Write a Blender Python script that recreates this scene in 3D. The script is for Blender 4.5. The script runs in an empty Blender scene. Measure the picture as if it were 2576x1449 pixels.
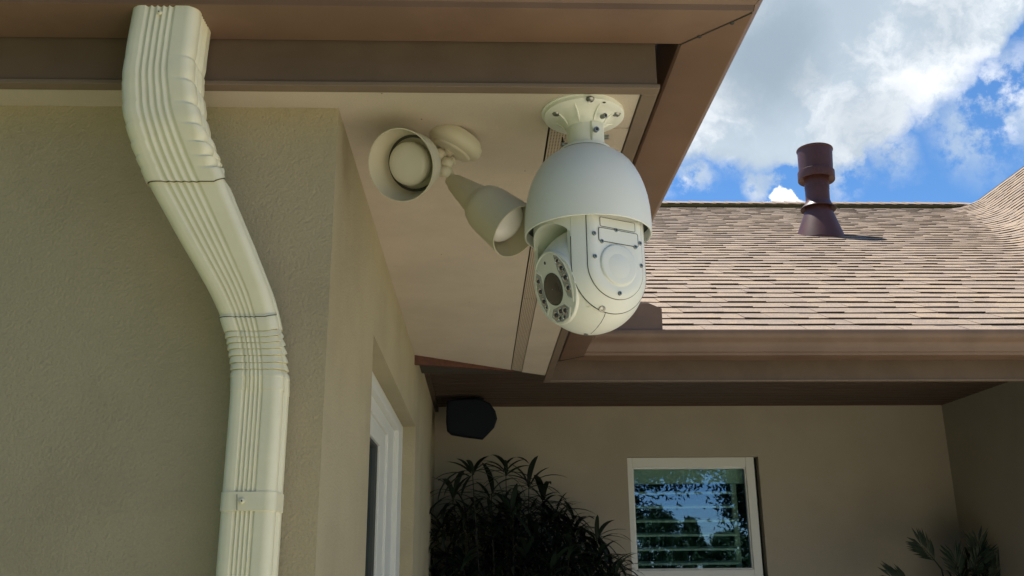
import bpy, bmesh, math, random
from mathutils import Vector, Matrix
random.seed(7)
S = bpy.context.scene
COL = S.collection
R = math.radians
PI = math.pi

# ------------------------------------------------------------------ camera
# solved from the vanishing points of the eaves, walls and corners
RT = Vector((0.99940681, -0.03323789, -0.00901472))
UP = Vector((-0.00101515, -0.29008027, 0.95700178))
FW = Vector((0.03442372, 0.95642495, 0.28994194))
FPX, PW, PH = 2318.37, 2575.0, 1449.0
cd = bpy.data.cameras.new('camera')
cam = bpy.data.objects.new('camera', cd)
COL.objects.link(cam)
cd.sensor_width = 36.0
cd.lens = 36.0 * FPX / PW
cd.clip_start = 0.05
cd.clip_end = 3000
cam.matrix_world = Matrix((
    (RT.x, UP.x, -FW.x, 0), (RT.y, UP.y, -FW.y, 0), (RT.z, UP.z, -FW.z, 0), (0, 0, 0, 1)))
S.camera = cam


def ray(x, y):
    return RT * (x - PW / 2) + UP * (PH / 2 - y) + FW * FPX


def at(x, y, Y):            # point of the photograph on the upright plane Y
    d = ray(x, y)
    return d * (Y / d.y)


def atz(x, y, z):
    d = ray(x, y)
    return d * (z / d.z)


# ------------------------------------------------------------------ sky, sun, exposure
SUN_EL, SUN_AZ = R(69), (-0.65, 0.76)
S.view_settings.view_transform = 'Standard'
S.view_settings.look = 'None'
S.view_settings.exposure = 0.68
S.view_settings.gamma = 1.0
S.view_settings.use_curve_mapping = False
S.render.engine = 'CYCLES'
S.cycles.use_denoising = True
S.cycles.max_bounces = 8
S.cycles.diffuse_bounces = 5
S.cycles.sample_clamp_indirect = 6

SKY_STRENGTH = 0.10
W = bpy.data.worlds.new('World')
S.world = W
W.use_nodes = True
wt = W.node_tree
wt.nodes.clear()


class NT:
    """small helper to write node trees"""
    def __init__(self, tree):
        self.t = tree

    def n(self, kind, **kw):
        nd = self.t.nodes.new(kind)
        for k, v in kw.items():
            setattr(nd, k, v)
        return nd

    def l(self, a, b):
        self.t.links.new(a, b)

    def put(self, sock, v):
        if isinstance(v, bpy.types.NodeSocket):
            self.l(v, sock)
        elif v is not None:
            sock.default_value = v

    def math(self, op, a, b=None, c=None, clamp=False):
        nd = self.n('ShaderNodeMath', operation=op, use_clamp=clamp)
        self.put(nd.inputs[0], a)
        self.put(nd.inputs[1], b)
        self.put(nd.inputs[2], c)
        return nd.outputs[0]

    def vm(self, op, a, b=None, out=0):
        nd = self.n('ShaderNodeVectorMath', operation=op)
        self.put(nd.inputs[0], a)
        self.put(nd.inputs[1], b)
        return nd.outputs[out]

    def noise(self, vec, scale, detail=4, rough=.5, dist=0.0):
        nd = self.n('ShaderNodeTexNoise')
        self.put(nd.inputs['Vector'], vec)
        nd.inputs['Scale'].default_value = scale
        nd.inputs['Detail'].default_value = detail
        nd.inputs['Roughness'].default_value = rough
        nd.inputs['Distortion'].default_value = dist
        return nd.outputs['Fac']

    def smooth(self, v, lo, hi, a=0.0, b=1.0):
        nd = self.n('ShaderNodeMapRange', interpolation_type='SMOOTHSTEP')
        self.put(nd.inputs[0], v)
        for i, q in enumerate((lo, hi, a, b)):
            self.put(nd.inputs[i + 1], q)
        return nd.outputs[0]

    def mix(self, f, a, b, mode='MIX'):
        nd = self.n('ShaderNodeMix', data_type='RGBA', blend_type=mode)
        self.put(nd.inputs[0], f)
        for i, q in ((6, a), (7, b)):
            if isinstance(q, tuple):
                q = (*q[:3], 1)
            self.put(nd.inputs[i], q)
        return nd.outputs[2]


def build_world():
    N = NT(wt)
    sky = N.n('ShaderNodeTexSky', sky_type='NISHITA')
    sky.sun_disc = False
    sky.sun_elevation = SUN_EL
    sky.sun_rotation = math.atan2(SUN_AZ[0], SUN_AZ[1])
    sky.air_density = 1.0
    sky.dust_density = 0.0
    sky.ozone_density = 1.8
    hs = N.n('ShaderNodeHueSaturation')
    hs.inputs['Saturation'].default_value = 1.10
    hs.inputs['Value'].default_value = .92
    N.l(N.mix(1.0, sky.outputs[0], (.80, .96, 1.12), 'MULTIPLY'), hs.inputs['Color'])
    tc = N.n('ShaderNodeTexCoord')
    d = N.vm('NORMALIZE', tc.outputs['Generated'])
    # clouds: fixed directions in the sky where the banks stand, broken up by noise
    warp = N.n('ShaderNodeTexNoise')
    N.l(d, warp.inputs['Vector'])
    warp.inputs['Scale'].default_value = 9
    warp.inputs['Detail'].default_value = 7
    warp.inputs['Roughness'].default_value = .62
    wv = N.vm('SUBTRACT', warp.outputs['Color'], (.5, .5, .5))
    sc = N.n('ShaderNodeVectorMath', operation='SCALE')
    N.l(wv, sc.inputs[0])
    sc.inputs['Scale'].default_value = .085
    dw = N.vm('ADD', d, sc.outputs[0])

    def blob(x, y, rpx, soft, vec=dw):
        c = ray(x, y).normalized()
        dist = N.vm('DISTANCE', vec, tuple(c), out=1)
        return N.smooth(dist, rpx * (1 + soft) / FPX, rpx * (1 - soft) / FPX)

    def union(bl):
        v = bl[0]
        for b in bl[1:]:
            v = N.math('MAXIMUM', v, b)
        return v
    big = union([blob(*b) for b in (
        (1850, -30, 330, .18), (1880, 180, 235, .12), (2110, 60, 280, .16), (2120, 290, 125, .14), (2000, 325, 80, .22),
        (2240, 110, 190, .2), (2205, 310, 85, .3), (2370, -30, 165, .2), (2330, 120, 100, .25), (2500, -20, 80, .3), (2470, 60, 60, .4),
        (1740, 320, 80, .3), (1560, 100, 330, .2), (1500, -300, 500, .2), (2000, -420, 330, .3))])
    wisp = union([blob(*b) for b in (
        (2520, 215, 95, .8), (2440, 200, 60, .9), (2600, 260, 90, .8), (2480, 330, 75, .95), (2420, 375, 36, .9), (2330, 290, 34, .95),
        (1735, 440, 46, .7), (1710, 470, 30, .8), (1915, 455, 40, .7), (1960, 448, 30, .8), (1850, 385, 50, .8), (2130, 420, 40, .9), (2250, 400, 40, .9))])
    cum = union([blob(*b) for b in ((1975, 497, 33, .12), (2003, 512, 30, .12), (1940, 517, 26, .12), (1970, 540, 50, .1))])
    fine = N.noise(d, 26, 8, .65)
    wisp = N.math('MULTIPLY', wisp, N.smooth(fine, .38, .56))
    # the rest of the sky carries the same broken cumulus
    gen = N.noise(N.vm('MULTIPLY', d, (1, 1, 1.6)), 2.3, 8, .58)
    gen = N.smooth(gen, .54, .66)
    ahead = union([blob(2150, 350, 900, .25, d)])
    gen = N.math('MULTIPLY', gen, N.math('SUBTRACT', 1.0, ahead))
    up = N.n('ShaderNodeSeparateXYZ')
    N.l(d, up.inputs[0])
    gen = N.math('MULTIPLY', gen, N.smooth(up.outputs[2], -.02, .04))
    big = N.math('MULTIPLY', big, N.smooth(N.math('ADD', fine, N.math('MULTIPLY', big, 1.2)), .62, 1.0))
    mask = union([N.math('MULTIPLY', big, .97), N.math('MULTIPLY', wisp, .75), cum, N.math('MULTIPLY', gen, .95)])
    # cloud tone: bright tops and edges, grey thick middles
    grey = union([N.math('MULTIPLY', blob(*b), w) for *b, w in (
        (1950, 130, 150, .75, 1.0), (1850, 60, 150, .8, .9), (2190, 330, 110, .8, .55), (2100, 30, 130, .9, .5), (2360, 20, 110, .9, .45), (1790, 290, 80, .9, .35))])
    thick = N.noise(dw, 5.5, 5, .55)
    g2 = N.math('MULTIPLY', N.smooth(thick, .46, .66), .45)
    grey = N.math('MAXIMUM', grey, g2)
    grey = N.math('MULTIPLY', grey, N.math('SUBTRACT', 1.0, cum))
    k = .725 / SKY_STRENGTH
    bright = N.smooth(N.noise(dw, 10, 7, .62), .42, .60)
    c1 = N.mix(bright, (.56 * k, .65 * k, .73 * k), (1.0 * k, 1.02 * k, 1.04 * k))
    c2 = N.mix(grey, c1, (.34 * k, .42 * k, .49 * k))
    c2 = N.mix(cum, c2, (1.05 * k, 1.08 * k, 1.1 * k))
    col = N.mix(mask, hs.outputs[0], c2)
    bg = N.n('ShaderNodeBackground')
    N.l(col, bg.inputs[0])
    bg.inputs[1].default_value = SKY_STRENGTH
    out = N.n('ShaderNodeOutputWorld')
    N.l(bg.outputs[0], out.inputs[0])


build_world()
sd = bpy.data.lights.new('sun', 'SUN')
sd.energy = 5.0
sd.angle = R(.55)
sd.color = (1, .955, .88)
sun = bpy.data.objects.new('sun', sd)
COL.objects.link(sun)
sv = Vector((SUN_AZ[0], SUN_AZ[1], 0)).normalized() * math.cos(SUN_EL) + Vector((0, 0, math.sin(SUN_EL)))
sun.rotation_euler = sv.to_track_quat('Z', 'Y').to_euler()
sun.location = sv * 20


# ------------------------------------------------------------------ materials
def mat(name, base, rough=.6, bump=0.0, bscale=200, var=0.0, vscale=6, var_col=None, metal=0.0, spec=.5,
        stretch=None, bump2=0.0, b2scale=20, coat=0.0, speck=0.0, sscale=300):
    m = bpy.data.materials.new(name)
    m.use_nodes = True
    t = m.node_tree
    N = NT(t)
    b = t.nodes['Principled BSDF']
    b.inputs['Roughness'].default_value = rough
    b.inputs['Metallic'].default_value = metal
    b.inputs['Specular IOR Level'].default_value = spec
    b.inputs['Coat Weight'].default_value = coat
    tc = N.n('ShaderNodeTexCoord')
    geo = N.n('ShaderNodeNewGeometry')
    v = geo.outputs['Position']
    if stretch:
        v = N.vm('MULTIPLY', v, stretch)
    col = None
    if var > 0:
        vc = var_col or tuple(c * (1 - var) for c in base)
        f = N.smooth(N.noise(v, vscale, 6, .6), .35, .68)
        col = N.mix(f, base, vc)
    if speck > 0:
        f = N.smooth(N.noise(v, sscale, 3, .7), .3, .75)
        src = col if col is not None else base
        hi = tuple(min(1, c * (1 + speck)) for c in base)
        lo = tuple(c * (1 - speck) for c in base)
        ov = N.mix(f, (1 - speck,) * 3, (1 + speck * .6,) * 3)
        col = N.mix(1.0, src, ov, 'MULTIPLY')
    if col is not None:
        N.l(col, b.inputs['Base Color'])
    else:
        b.inputs['Base Color'].default_value = (*base, 1)
    last = None
    if bump > 0:
        bp = N.n('ShaderNodeBump')
        bp.inputs['Strength'].default_value = bump
        bp.inputs['Distance'].default_value = .004
        N.l(N.noise(v, bscale, 5, .62), bp.inputs['Height'])
        last = bp
    if bump2 > 0:
        bp = N.n('ShaderNodeBump')
        bp.inputs['Strength'].default_value = bump2
        bp.inputs['Distance'].default_value = .01
        N.l(N.noise(v, b2scale, 3, .5), bp.inputs['Height'])
        if last:
            N.l(last.outputs[0], bp.inputs['Normal'])
        last = bp
    if last:
        N.l(last.outputs[0], b.inputs['Normal'])
    return m


M = {}
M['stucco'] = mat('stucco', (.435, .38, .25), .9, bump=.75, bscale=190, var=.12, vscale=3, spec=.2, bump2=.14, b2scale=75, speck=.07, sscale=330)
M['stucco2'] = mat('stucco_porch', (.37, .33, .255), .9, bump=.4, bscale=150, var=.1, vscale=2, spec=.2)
M['soffit'] = mat('soffit_paint', (.57, .50, .395), .8, bump=.22, bscale=260, var=.10, vscale=5, spec=.3, speck=.05, sscale=300)
M['brown'] = mat('brown_aluminium', (.20, .125, .083), .42, bump=.03, bscale=500, var=.20, vscale=5, spec=.45, bump2=.25, b2scale=2.5)
M['fascia'] = mat('brown_fascia', (.145, .104, .074), .6, bump=.12, bscale=350, var=.15, vscale=9, spec=.35)
M['trimgrey'] = mat('taupe_trim', (.20, .15, .105), .6, bump=.05, bscale=300, var=.1, vscale=9)
M['cream'] = mat('cream_aluminium', (.80, .765, .56), .38, bump=.035, bscale=180, var=.07, vscale=12, spec=.5, bump2=.05, b2scale=40)
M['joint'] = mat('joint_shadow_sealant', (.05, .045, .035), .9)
M['ptz'] = mat('white_powder_coat', (.79, .81, .755), .42, bump=.03, bscale=900, spec=.5)
M['ptz2'] = mat('white_powder_coat_bracket', (.77, .79, .70), .5, bump=.05, bscale=700, spec=.5)
M['seal'] = mat('dark_rubber_seal', (.045, .05, .045), .7)
M['lens'] = mat('lens_glass', (.018, .018, .018), .07, spec=.9, coat=.6)
M['lensin'] = mat('lens_coating', (.035, .028, .025), .12, spec=.8)
M['steel'] = mat('stainless_steel', (.34, .335, .31), .34, metal=1.0)
M['led'] = mat('led_reflector', (.62, .64, .66), .12, metal=1.0)
M['ledpit'] = mat('led_window', (.34, .36, .35), .18, spec=.8, coat=.5)
M['leddark'] = mat('led_die', (.03, .03, .035), .2)
M['lampmetal'] = mat('beige_lamp_enamel', (.60, .555, .41), .5, bump=.05, bscale=400, var=.05, spec=.4)
M['bulb'] = mat('frosted_bulb_glass', (.66, .62, .51), .30, spec=.5, coat=.2)
M['bulb2'] = mat('sunlit_bulb_glass', (.86, .84, .80), .25, spec=.5, coat=.3)  # whiter than the other bulb: the sun on it is put into the colour
M['darkrim'] = mat('dark_socket', (.035, .035, .03), .5)
M['wood'] = mat('red_brown_cedar', (.10, .036, .022), .55, bump=.25, bscale=60, var=.35, vscale=7, stretch=(1, 12, 12), spec=.35)
M['bead'] = mat('brown_beadboard', (.085, .06, .043), .6, bump=.2, bscale=60, var=.35, vscale=7, stretch=(1, 12, 12), spec=.3)
M['white'] = mat('white_vinyl', (.66, .67, .62), .45, bump=.02, bscale=300)
M['slat'] = mat('shutter_slat', (.85, .88, .82), .5)
M['speaker'] = mat('black_navy_plastic', (.005, .008, .014), .7, bump=.1, bscale=600, spec=.2)
M['pipe'] = mat('oxblood_brown_paint', (.10, .042, .034), .42, var=.25, vscale=6, spec=.35)
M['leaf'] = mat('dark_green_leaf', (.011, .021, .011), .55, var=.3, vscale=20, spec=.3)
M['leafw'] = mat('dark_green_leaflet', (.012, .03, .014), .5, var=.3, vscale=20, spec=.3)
M['stem'] = mat('plant_stem', (.010, .011, .006), .7)
M['pot'] = mat('terracotta_pot', (.10, .045, .03), .8)
M['dark'] = mat('dark_room', (.015, .02, .018), .9)
M['roofunder'] = mat('roof_underlay', (.06, .05, .045), .9)
M['patio'] = mat('patio_concrete', (.68, .585, .43), .85, bump=.2, bscale=80, var=.15, vscale=3)
M['grass'] = mat('lawn', (.09, .14, .035), .95, bump=.5, bscale=90, var=.35, vscale=6)
M['barkm'] = mat('bark', (.09, .065, .045), .9, bump=.6, bscale=30)
M['treeleaf'] = mat('tree_leaves', (.03, .06, .016), .7, var=.5, vscale=1.5)
M['pineleaf'] = mat('pine_needles', (.05, .10, .03), .7, var=.4, vscale=1.5)


def shingle_mat():
    m = bpy.data.materials.new('asphalt_shingle')
    m.use_nodes = True
    t = m.node_tree
    N = NT(t)
    b = t.nodes['Principled BSDF']
    b.inputs['Roughness'].default_value = .93
    b.inputs['Specular IOR Level'].default_value = .15
    geo = N.n('ShaderNodeNewGeometry')
    at_ = N.n('ShaderNodeAttribute', attribute_name='tint')
    p = geo.outputs['Position']
    gran = N.noise(p, 210, 4, .75)
    blot = N.noise(p, 14, 4, .6)
    big = N.noise(p, .9, 3, .5)
    a = N.mix(at_.outputs['Fac'], (.37, .285, .21), (.325, .255, .20))
    a = N.mix(N.math('MULTIPLY', N.smooth(blot, .48, .68), .40), a, (.52, .38, .23))
    a = N.mix(N.math('MULTIPLY', N.smooth(big, .45, .65), .18), a, (.19, .155, .135))
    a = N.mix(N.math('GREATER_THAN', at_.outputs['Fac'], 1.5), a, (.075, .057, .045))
    g = N.mix(N.smooth(gran, .3, .72), (.55, .55, .55), (1.38, 1.36, 1.33))
    a = N.mix(1.0, a, g, 'MULTIPLY')
    N.l(a, b.inputs['Base Color'])
    bp = N.n('ShaderNodeBump')
    bp.inputs['Strength'].default_value = .6
    bp.inputs['Distance'].default_value = .004
    N.l(gran, bp.inputs['Height'])
    N.l(bp.outputs[0], b.inputs['Normal'])
    return m


M['shingle'] = shingle_mat()


def glass_mat(name, tint, fac, col=(.72, .86, .9)):
    m = bpy.data.materials.new(name)
    m.use_nodes = True
    t = m.node_tree
    t.nodes.clear()
    N = NT(t)
    tr = N.n('ShaderNodeBsdfTransparent')
    tr.inputs[0].default_value = (*tint, 1)
    gl = N.n('ShaderNodeBsdfGlossy')
    gl.inputs['Color'].default_value = (*col, 1)
    gl.inputs['Roughness'].default_value = .004
    fr = N.n('ShaderNodeFresnel')
    fr.inputs[0].default_value = 1.5
    f = N.math('ADD', N.math('MULTIPLY', fr.outputs[0], 1.0), fac, clamp=True)
    mx = N.n('ShaderNodeMixShader')
    bp = N.n('ShaderNodeBump')
    bp.inputs['Strength'].default_value = .018
    bp.inputs['Distance'].default_value = .01
    gp_ = N.n('ShaderNodeNewGeometry')
    N.l(N.noise(gp_.outputs['Position'], 5, 2, .5), bp.inputs['Height'])
    N.l(bp.outputs[0], gl.inputs['Normal'])
    N.l(f, mx.inputs[0])
    N.l(tr.outputs[0], mx.inputs[1])
    N.l(gl.outputs[0], mx.inputs[2])
    o = N.n('ShaderNodeOutputMaterial')
    N.l(mx.outputs[0], o.inputs[0])
    return m


M['glass'] = glass_mat('window_glass', (.82, .94, .88), .16, (.36, .50, .80))
M['glass2'] = glass_mat('side_window_glass', (.4, .42, .42), .25)


def vent_mat():
    m = mat('perforated_vent', (.46, .385, .285), .75)
    t = m.node_tree
    N = NT(t)
    b = t.nodes['Principled BSDF']
    geo = N.n('ShaderNodeNewGeometry')
    v = N.vm('MULTIPLY', geo.outputs['Position'], (1 / .0056, 1 / .0065, 0))
    fr = N.vm('FRACTION', v)
    c = N.vm('SUBTRACT', fr, (.5, .5, 0))
    sp = N.n('ShaderNodeSeparateXYZ')
    N.l(c, sp.inputs[0])
    r2 = N.math('ADD', N.math('MULTIPLY', sp.outputs[0], sp.outputs[0]), N.math('MULTIPLY', sp.outputs[1], sp.outputs[1]))
    hole = N.math('LESS_THAN', r2, .075)
    b.inputs['Base Color'].default_value = (.46, .385, .285, 1)
    N.l(N.mix(hole, (.46, .385, .285), (.07, .055, .04)), b.inputs['Base Color'])
    return m


M['vent'] = vent_mat()


# ------------------------------------------------------------------ mesh helpers
LOC = {}        # object -> world position of the thing it belongs to


def thing(name, label, cat, loc=(0, 0, 0), group=None):
    o = bpy.data.objects.new(name, None)
    COL.objects.link(o)
    o.location = loc
    o.empty_display_size = .05
    o['label'] = label
    o['category'] = cat
    if group:
        o['group'] = group
    LOC[o.name] = Vector(loc)
    return o


class MB:
    def __init__(s):
        s.v, s.f, s.t = [], [], []

    def add(s, vs, fs):
        n = len(s.v)
        s.v += [tuple(p) for p in vs]
        s.f += [tuple(i + n for i in f) for f in fs]
        return s

    def box(s, a, b):
        x0, y0, z0 = a
        x1, y1, z1 = b
        vs = [(x0, y0, z0), (x1, y0, z0), (x1, y1, z0), (x0, y1, z0), (x0, y0, z1), (x1, y0, z1), (x1, y1, z1), (x0, y1, z1)]
        return s.add(vs, [(0, 3, 2, 1), (4, 5, 6, 7), (0, 1, 5, 4), (1, 2, 6, 5), (2, 3, 7, 6), (3, 0, 4, 7)])

    def prism(s, poly, d):
        """polygon (list of 3-D points) extruded by vector d"""
        n = len(poly)
        p = [Vector(q) for q in poly]
        d = Vector(d)
        vs = p + [q + d for q in p]
        fs = [tuple(range(n))[::-1], tuple(range(n, 2 * n))]
        fs += [(i, (i + 1) % n, (i + 1) % n + n, i + n) for i in range(n)]
        return s.add(vs, fs)

    def rings(s, rs, closed=True, cap0=False, cap1=False):
        n = len(rs[0])
        vs = [p for r in rs for p in r]
        fs = []
        m = n if closed else n - 1
        for k in range(len(rs) - 1):
            for i in range(m):
                j = (i + 1) % n
                fs.append((k * n + i, k * n + j, (k + 1) * n + j, (k + 1) * n + i))
        if cap0:
            fs.append(tuple(range(n))[::-1])
        if cap1:
            fs.append(tuple(range((len(rs) - 1) * n, len(rs) * n)))
        return s.add(vs, fs)

    def lathe(s, c, axis, prof, n=48, cap0=False, cap1=False):
        """prof: list of (distance along axis, radius)"""
        a = Vector(axis).normalized()
        u = a.orthogonal().normalized()
        w = a.cross(u)
        c = Vector(c)
        rs = []
        for (h, r) in prof:
            rs.append([c + a * h + (u * math.cos(2 * PI * i / n) + w * math.sin(2 * PI * i / n)) * r for i in range(n)])
        return s.rings(rs, True, cap0, cap1)

    def tube(s, pts, r, n=10):
        pts = [Vector(p) for p in pts]
        rs = []
        prev = None
        for i, p in enumerate(pts):
            d = (pts[min(i + 1, len(pts) - 1)] - pts[max(i - 1, 0)]).normalized()
            u = d.orthogonal().normalized() if prev is None else (prev - d * prev.dot(d)).normalized()
            prev = u
            w = d.cross(u)
            rr = r[i] if isinstance(r, (list, tuple)) else r
            rs.append([p + (u * math.cos(2 * PI * k / n) + w * math.sin(2 * PI * k / n)) * rr for k in range(n)])
        return s.rings(rs, True, True, True)

    def build(s, name, m, parent=None, smooth=False, kind=None, bevel=0, seg=2, flip=False):
        me = bpy.data.meshes.new(name)
        off = Vector((0, 0, 0))
        if parent is not None:
            off = LOC[parent.name]
        me.from_pydata([Vector(p) - off for p in s.v], [], s.f)
        me.validate()
        bm = bmesh.new()
        bm.from_mesh(me)
        bmesh.ops.remove_doubles(bm, verts=bm.verts, dist=1e-6)
        bmesh.ops.recalc_face_normals(bm, faces=bm.faces)
        if flip:
            bmesh.ops.reverse_faces(bm, faces=bm.faces)
        bm.to_mesh(me)
        bm.free()
        me.materials.append(m)
        if smooth:
            me.polygons.foreach_set('use_smooth', [True] * len(me.polygons))
            try:
                me.set_sharp_from_angle(angle=R(35))
            except Exception:
                pass
        o = bpy.data.objects.new(name, me)
        COL.objects.link(o)
        if parent is not None:
            o.parent = parent
            LOC[o.name] = off
        else:
            LOC[o.name] = Vector((0, 0, 0))
        if bevel > 0:
            b = o.modifiers.new('bevel', 'BEVEL')
            b.width = bevel
            b.segments = seg
            b.limit_method = 'ANGLE'
            b.angle_limit = R(35)
            b.harden_normals = False
        if kind:
            o['kind'] = kind
        return o


def tag(o, label, cat=None, group=None):
    o['label'] = label
    if cat:
        o['category'] = cat
    if group:
        o['group'] = group
    return o


def B(a, b):
    return MB().box(a, b)


GZ = -1.6        # ground level below the lens

# ------------------------------------------------------------------ ground
g = MB().add([(-400, -400, GZ - .02), (400, -400, GZ - .02), (400, 400, GZ - .02), (-400, 400, GZ - .02)], [(0, 1, 2, 3)])
g.build('lawn', M['grass'], kind='structure')
B((-.35, -9, GZ - .1), (15, 3.6, GZ)).box((-.2, 3.6, GZ - .1), (2.7, 5.28, GZ)).build('patio', M['patio'], kind='structure')

# ------------------------------------------------------------------ house
house = thing('house', 'single storey tan stucco house with brown eaves and tan shingled roof', 'house', (0, 0, GZ))
ZS = .80                 # soffit
XW = -.257               # side wall face
YW = 1.515               # front wall face
FX0, FX1 = .288, .309    # side fascia board
FY0, FY1 = 1.43, 1.447   # front fascia board
YP = 4.076               # porch fascia face
YB = 5.28                # porch back wall
ZC = .885                # porch ceiling
XR = 2.70                # porch right wall

# side wall with a recessed window opening
oY0, oY1 = 2.17, 3.43
oZ = at(1045, 1073, 3.43).z
pj = ray(1045, 1073)
oY1 = pj.y * XW / pj.x
oZ = pj.z * XW / pj.x
DR = .050
# front wall (slightly below the soffit)
B((-4.5, YW, GZ), (XW - .3, YW + .2, ZS + .02)).build('wall', M['stucco'], house)
cornerwall = MB()
cornerwall.box((XW - .3, YW, GZ), (XW, oY0, ZS + .02))
cornerwall.box((XW - .3, oY0, oZ), (XW, oY1, ZS + .02))
cornerwall.box((XW - .3, oY1, GZ), (XW, YB + .2, ZC + .05))
cornerwall.box((XW - .3, oY0, GZ), (XW, oY1, -1.0))
cornerwall.build('wall', M['stucco'], house)
# back wall of the porch with its window opening
wx0, wx1, wz0, wz1 = .836, 1.590, -.075, .594
bw = MB()
bw.box((XW, YB, GZ), (wx0, YB + .2, ZC + .05))
bw.box((wx1, YB, GZ), (XR, YB + .2, ZC + .05))
bw.box((wx0, YB, wz1), (wx1, YB + .2, ZC + .05))
bw.box((wx0, YB, GZ), (wx1, YB + .2, wz0))
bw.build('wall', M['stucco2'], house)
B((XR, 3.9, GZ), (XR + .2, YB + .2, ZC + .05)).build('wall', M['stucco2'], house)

# soffit panels (thin boards with open joints between them)
T = .012
BX = .128                # left edge of vent strip


def diag(x):             # far end of the soffit runs at 45 degrees to the inside corner
    return 3.545 + (x + .257) * .755


f1 = MB().prism([(-4.5, FY1, ZS), (0.0, FY1, ZS), (-.068, YW + .02, ZS), (-4.5, YW + .02, ZS)], (0, 0, T))
f1.build('soffit_panel', M['soffit'], house)
p1 = MB().prism([(.0025, FY1, ZS + .0005), (BX + .001, FY1 + .128, ZS + .0005), (BX + .001, diag(BX), ZS + .0005), (XW - .02, diag(XW), ZS + .0005), (XW - .02, YW + .006, ZS + .0005), (-.065, YW + .006, ZS + .0005)], (0, 0, T))
p1.build('soffit_panel', M['soffit'], house)
p2 = MB().prism([(.0045, FY1, ZS), (.283, FY1, ZS), (.283, 1.585, ZS), (BX + .028, 1.585, ZS), (BX - .002, FY1 + .128, ZS)], (0, 0, T))
p2.build('soffit_panel', M['soffit'], house)
for (a, b_) in ((1.587, 2.755), (2.758, 3.95)):
    MB().prism([(.178, a, ZS - .001), (.283, a, ZS - .001), (.283, min(b_, diag(.283)), ZS - .001), (.178, min(b_, diag(.178)), ZS - .001)], (0, 0, T)).build('soffit_board', M['soffit'], house)
for (a, b_) in ((1.587, 2.755), (2.758, 3.95)):
    MB().prism([(BX + .005, a, ZS + .001), (.1765, a, ZS + .001), (.1765, min(b_, diag(.177)), ZS + .001), (BX + .005, min(b_, diag(BX)), ZS + .001)], (0, 0, .003)).build('vent_strip', M['vent'], house)
B((-4.5, 1.44, ZS + .02), (.30, 4.0, ZS + .024)).build('soffit_void', M['joint'], house)
# small blemishes: nail heads in the corner board
for (x, y) in ((1588, 231), (1542, 367)):
    q = atz(x, y, ZS - .0005)
    MB().lathe(q, (0, 0, -1), [(0, .0042), (.0008, .0038), (.0010, .0005)], 14, cap1=True).build('nail_head', M['soffit'], house, smooth=True)

for (x, y) in ((1243, 498), (1110, 640), (1180, 760), (1060, 300), (1320, 430), (960, 235), (1150, 850), (1228, 880)):
    q = atz(x, y, ZS + .0003)
    MB().lathe(q, (0, 0, -1), [(0, .0016), (.0004, .0014), (.0005, .0002)], 8, cap1=True).build('nail_head', M['fascia'], house)

# fascia boards
B((-4.5, FY0, ZS), (FX1, FY1, 1.0)).build('fascia', M['fascia'], house, bevel=.0012)
B((-4.5, FY0 - .004, ZS - .004), (FX1 + .004, FY1 + .003, ZS + .004)).build('fascia_trim', M['trimgrey'], house, bevel=.001)
B((FX0, FY1 + .004, ZS), (FX1, YP, 1.0)).build('fascia', M['fascia'], house, bevel=.0012)
B((FX0 - .003, FY1 + .004, ZS - .004), (FX1 + .004, YP + .02, ZS + .004)).build('fascia_trim', M['trimgrey'], house, bevel=.001)
B((FX1 + .001, YP, ZS), (XR + .1, YP + .02, 1.0)).build('fascia', M['fascia'], house, bevel=.0012)
B((FX1 + .005, YP - .004, ZS - .004), (XR, YP + .023, ZS + .003)).build('fascia_trim', M['trimgrey'], house, bevel=.001)

# red cedar wedge closing the diagonal end of the soffit
e0 = Vector((XW - .003, diag(XW), 0))
e1 = Vector((.15, diag(.15), 0))
tt = (e1 - e0).normalized()
nn = Vector((-tt.y, tt.x, 0))
wv = [(e0.x, e0.y, ZS + .002), (e1.x, e1.y, ZS + .002), (e1.x, e1.y, ZS - .002), (e0.x, e0.y, ZS - .036)]
MB().prism(wv, nn * .02).build('corner_trim', M['wood'], house, bevel=.001)

# porch ceiling: boards running along the eave
ceil = thing_c = None
cy0, cy1 = YP + .02, YB
nb = 13
w = (cy1 - .06 - 3.35) / nb
for i in range(nb + 1):
    a = 3.35 + i * w
    b_ = a + w
    if i == nb:
        a, b_ = YB - .06, YB
        m_ = M['wood']
    else:
        m_ = M['bead']
    x0, x1 = XW, XR
    if b_ < YP + .02 + w:        # in front of the porch fascia only the inside corner is open to view
        x1 = .287
    pb = MB().box((x0, a + .0035, ZC), (x1, b_ - .0035, ZC + .012))
    if i < nb:
        pb.box((x0, a + w * .5 - .0015 + .0005, ZC - .0025), (x1, a + w * .5 + .0015, ZC + .001))
    pb.build('ceiling_board', m_, house, bevel=.0015, seg=1)
B((XW, 3.3, ZC + .014), (.287, YP + .02, ZC + .02)).box((XW, YP + .021, ZC + .014), (XR, YB, ZC + .02)).build('ceiling_void', M['joint'], house)
B((XW - .001, diag(XW) + .04, ZC - .03), (XW + .018, YB, ZC - .001)).build('ceiling_trim', M['bead'], house)

# ---- porch window
win = thing('porch_window', 'white framed square window with louvres behind glass in the porch back wall', 'window', (1.2, YB, -.05))
WD = .035


def frame(x0, x1, z0, z1, t, ya, yb):
    return [((x0, ya, z0), (x0 + t, yb, z1)), ((x1 - t, ya, z0), (x1, yb, z1)), ((x0 + t, ya, z1 - t), (x1 - t, yb, z1)), ((x0 + t, ya, z0), (x1 - t, yb, z0 + t))]


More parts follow.
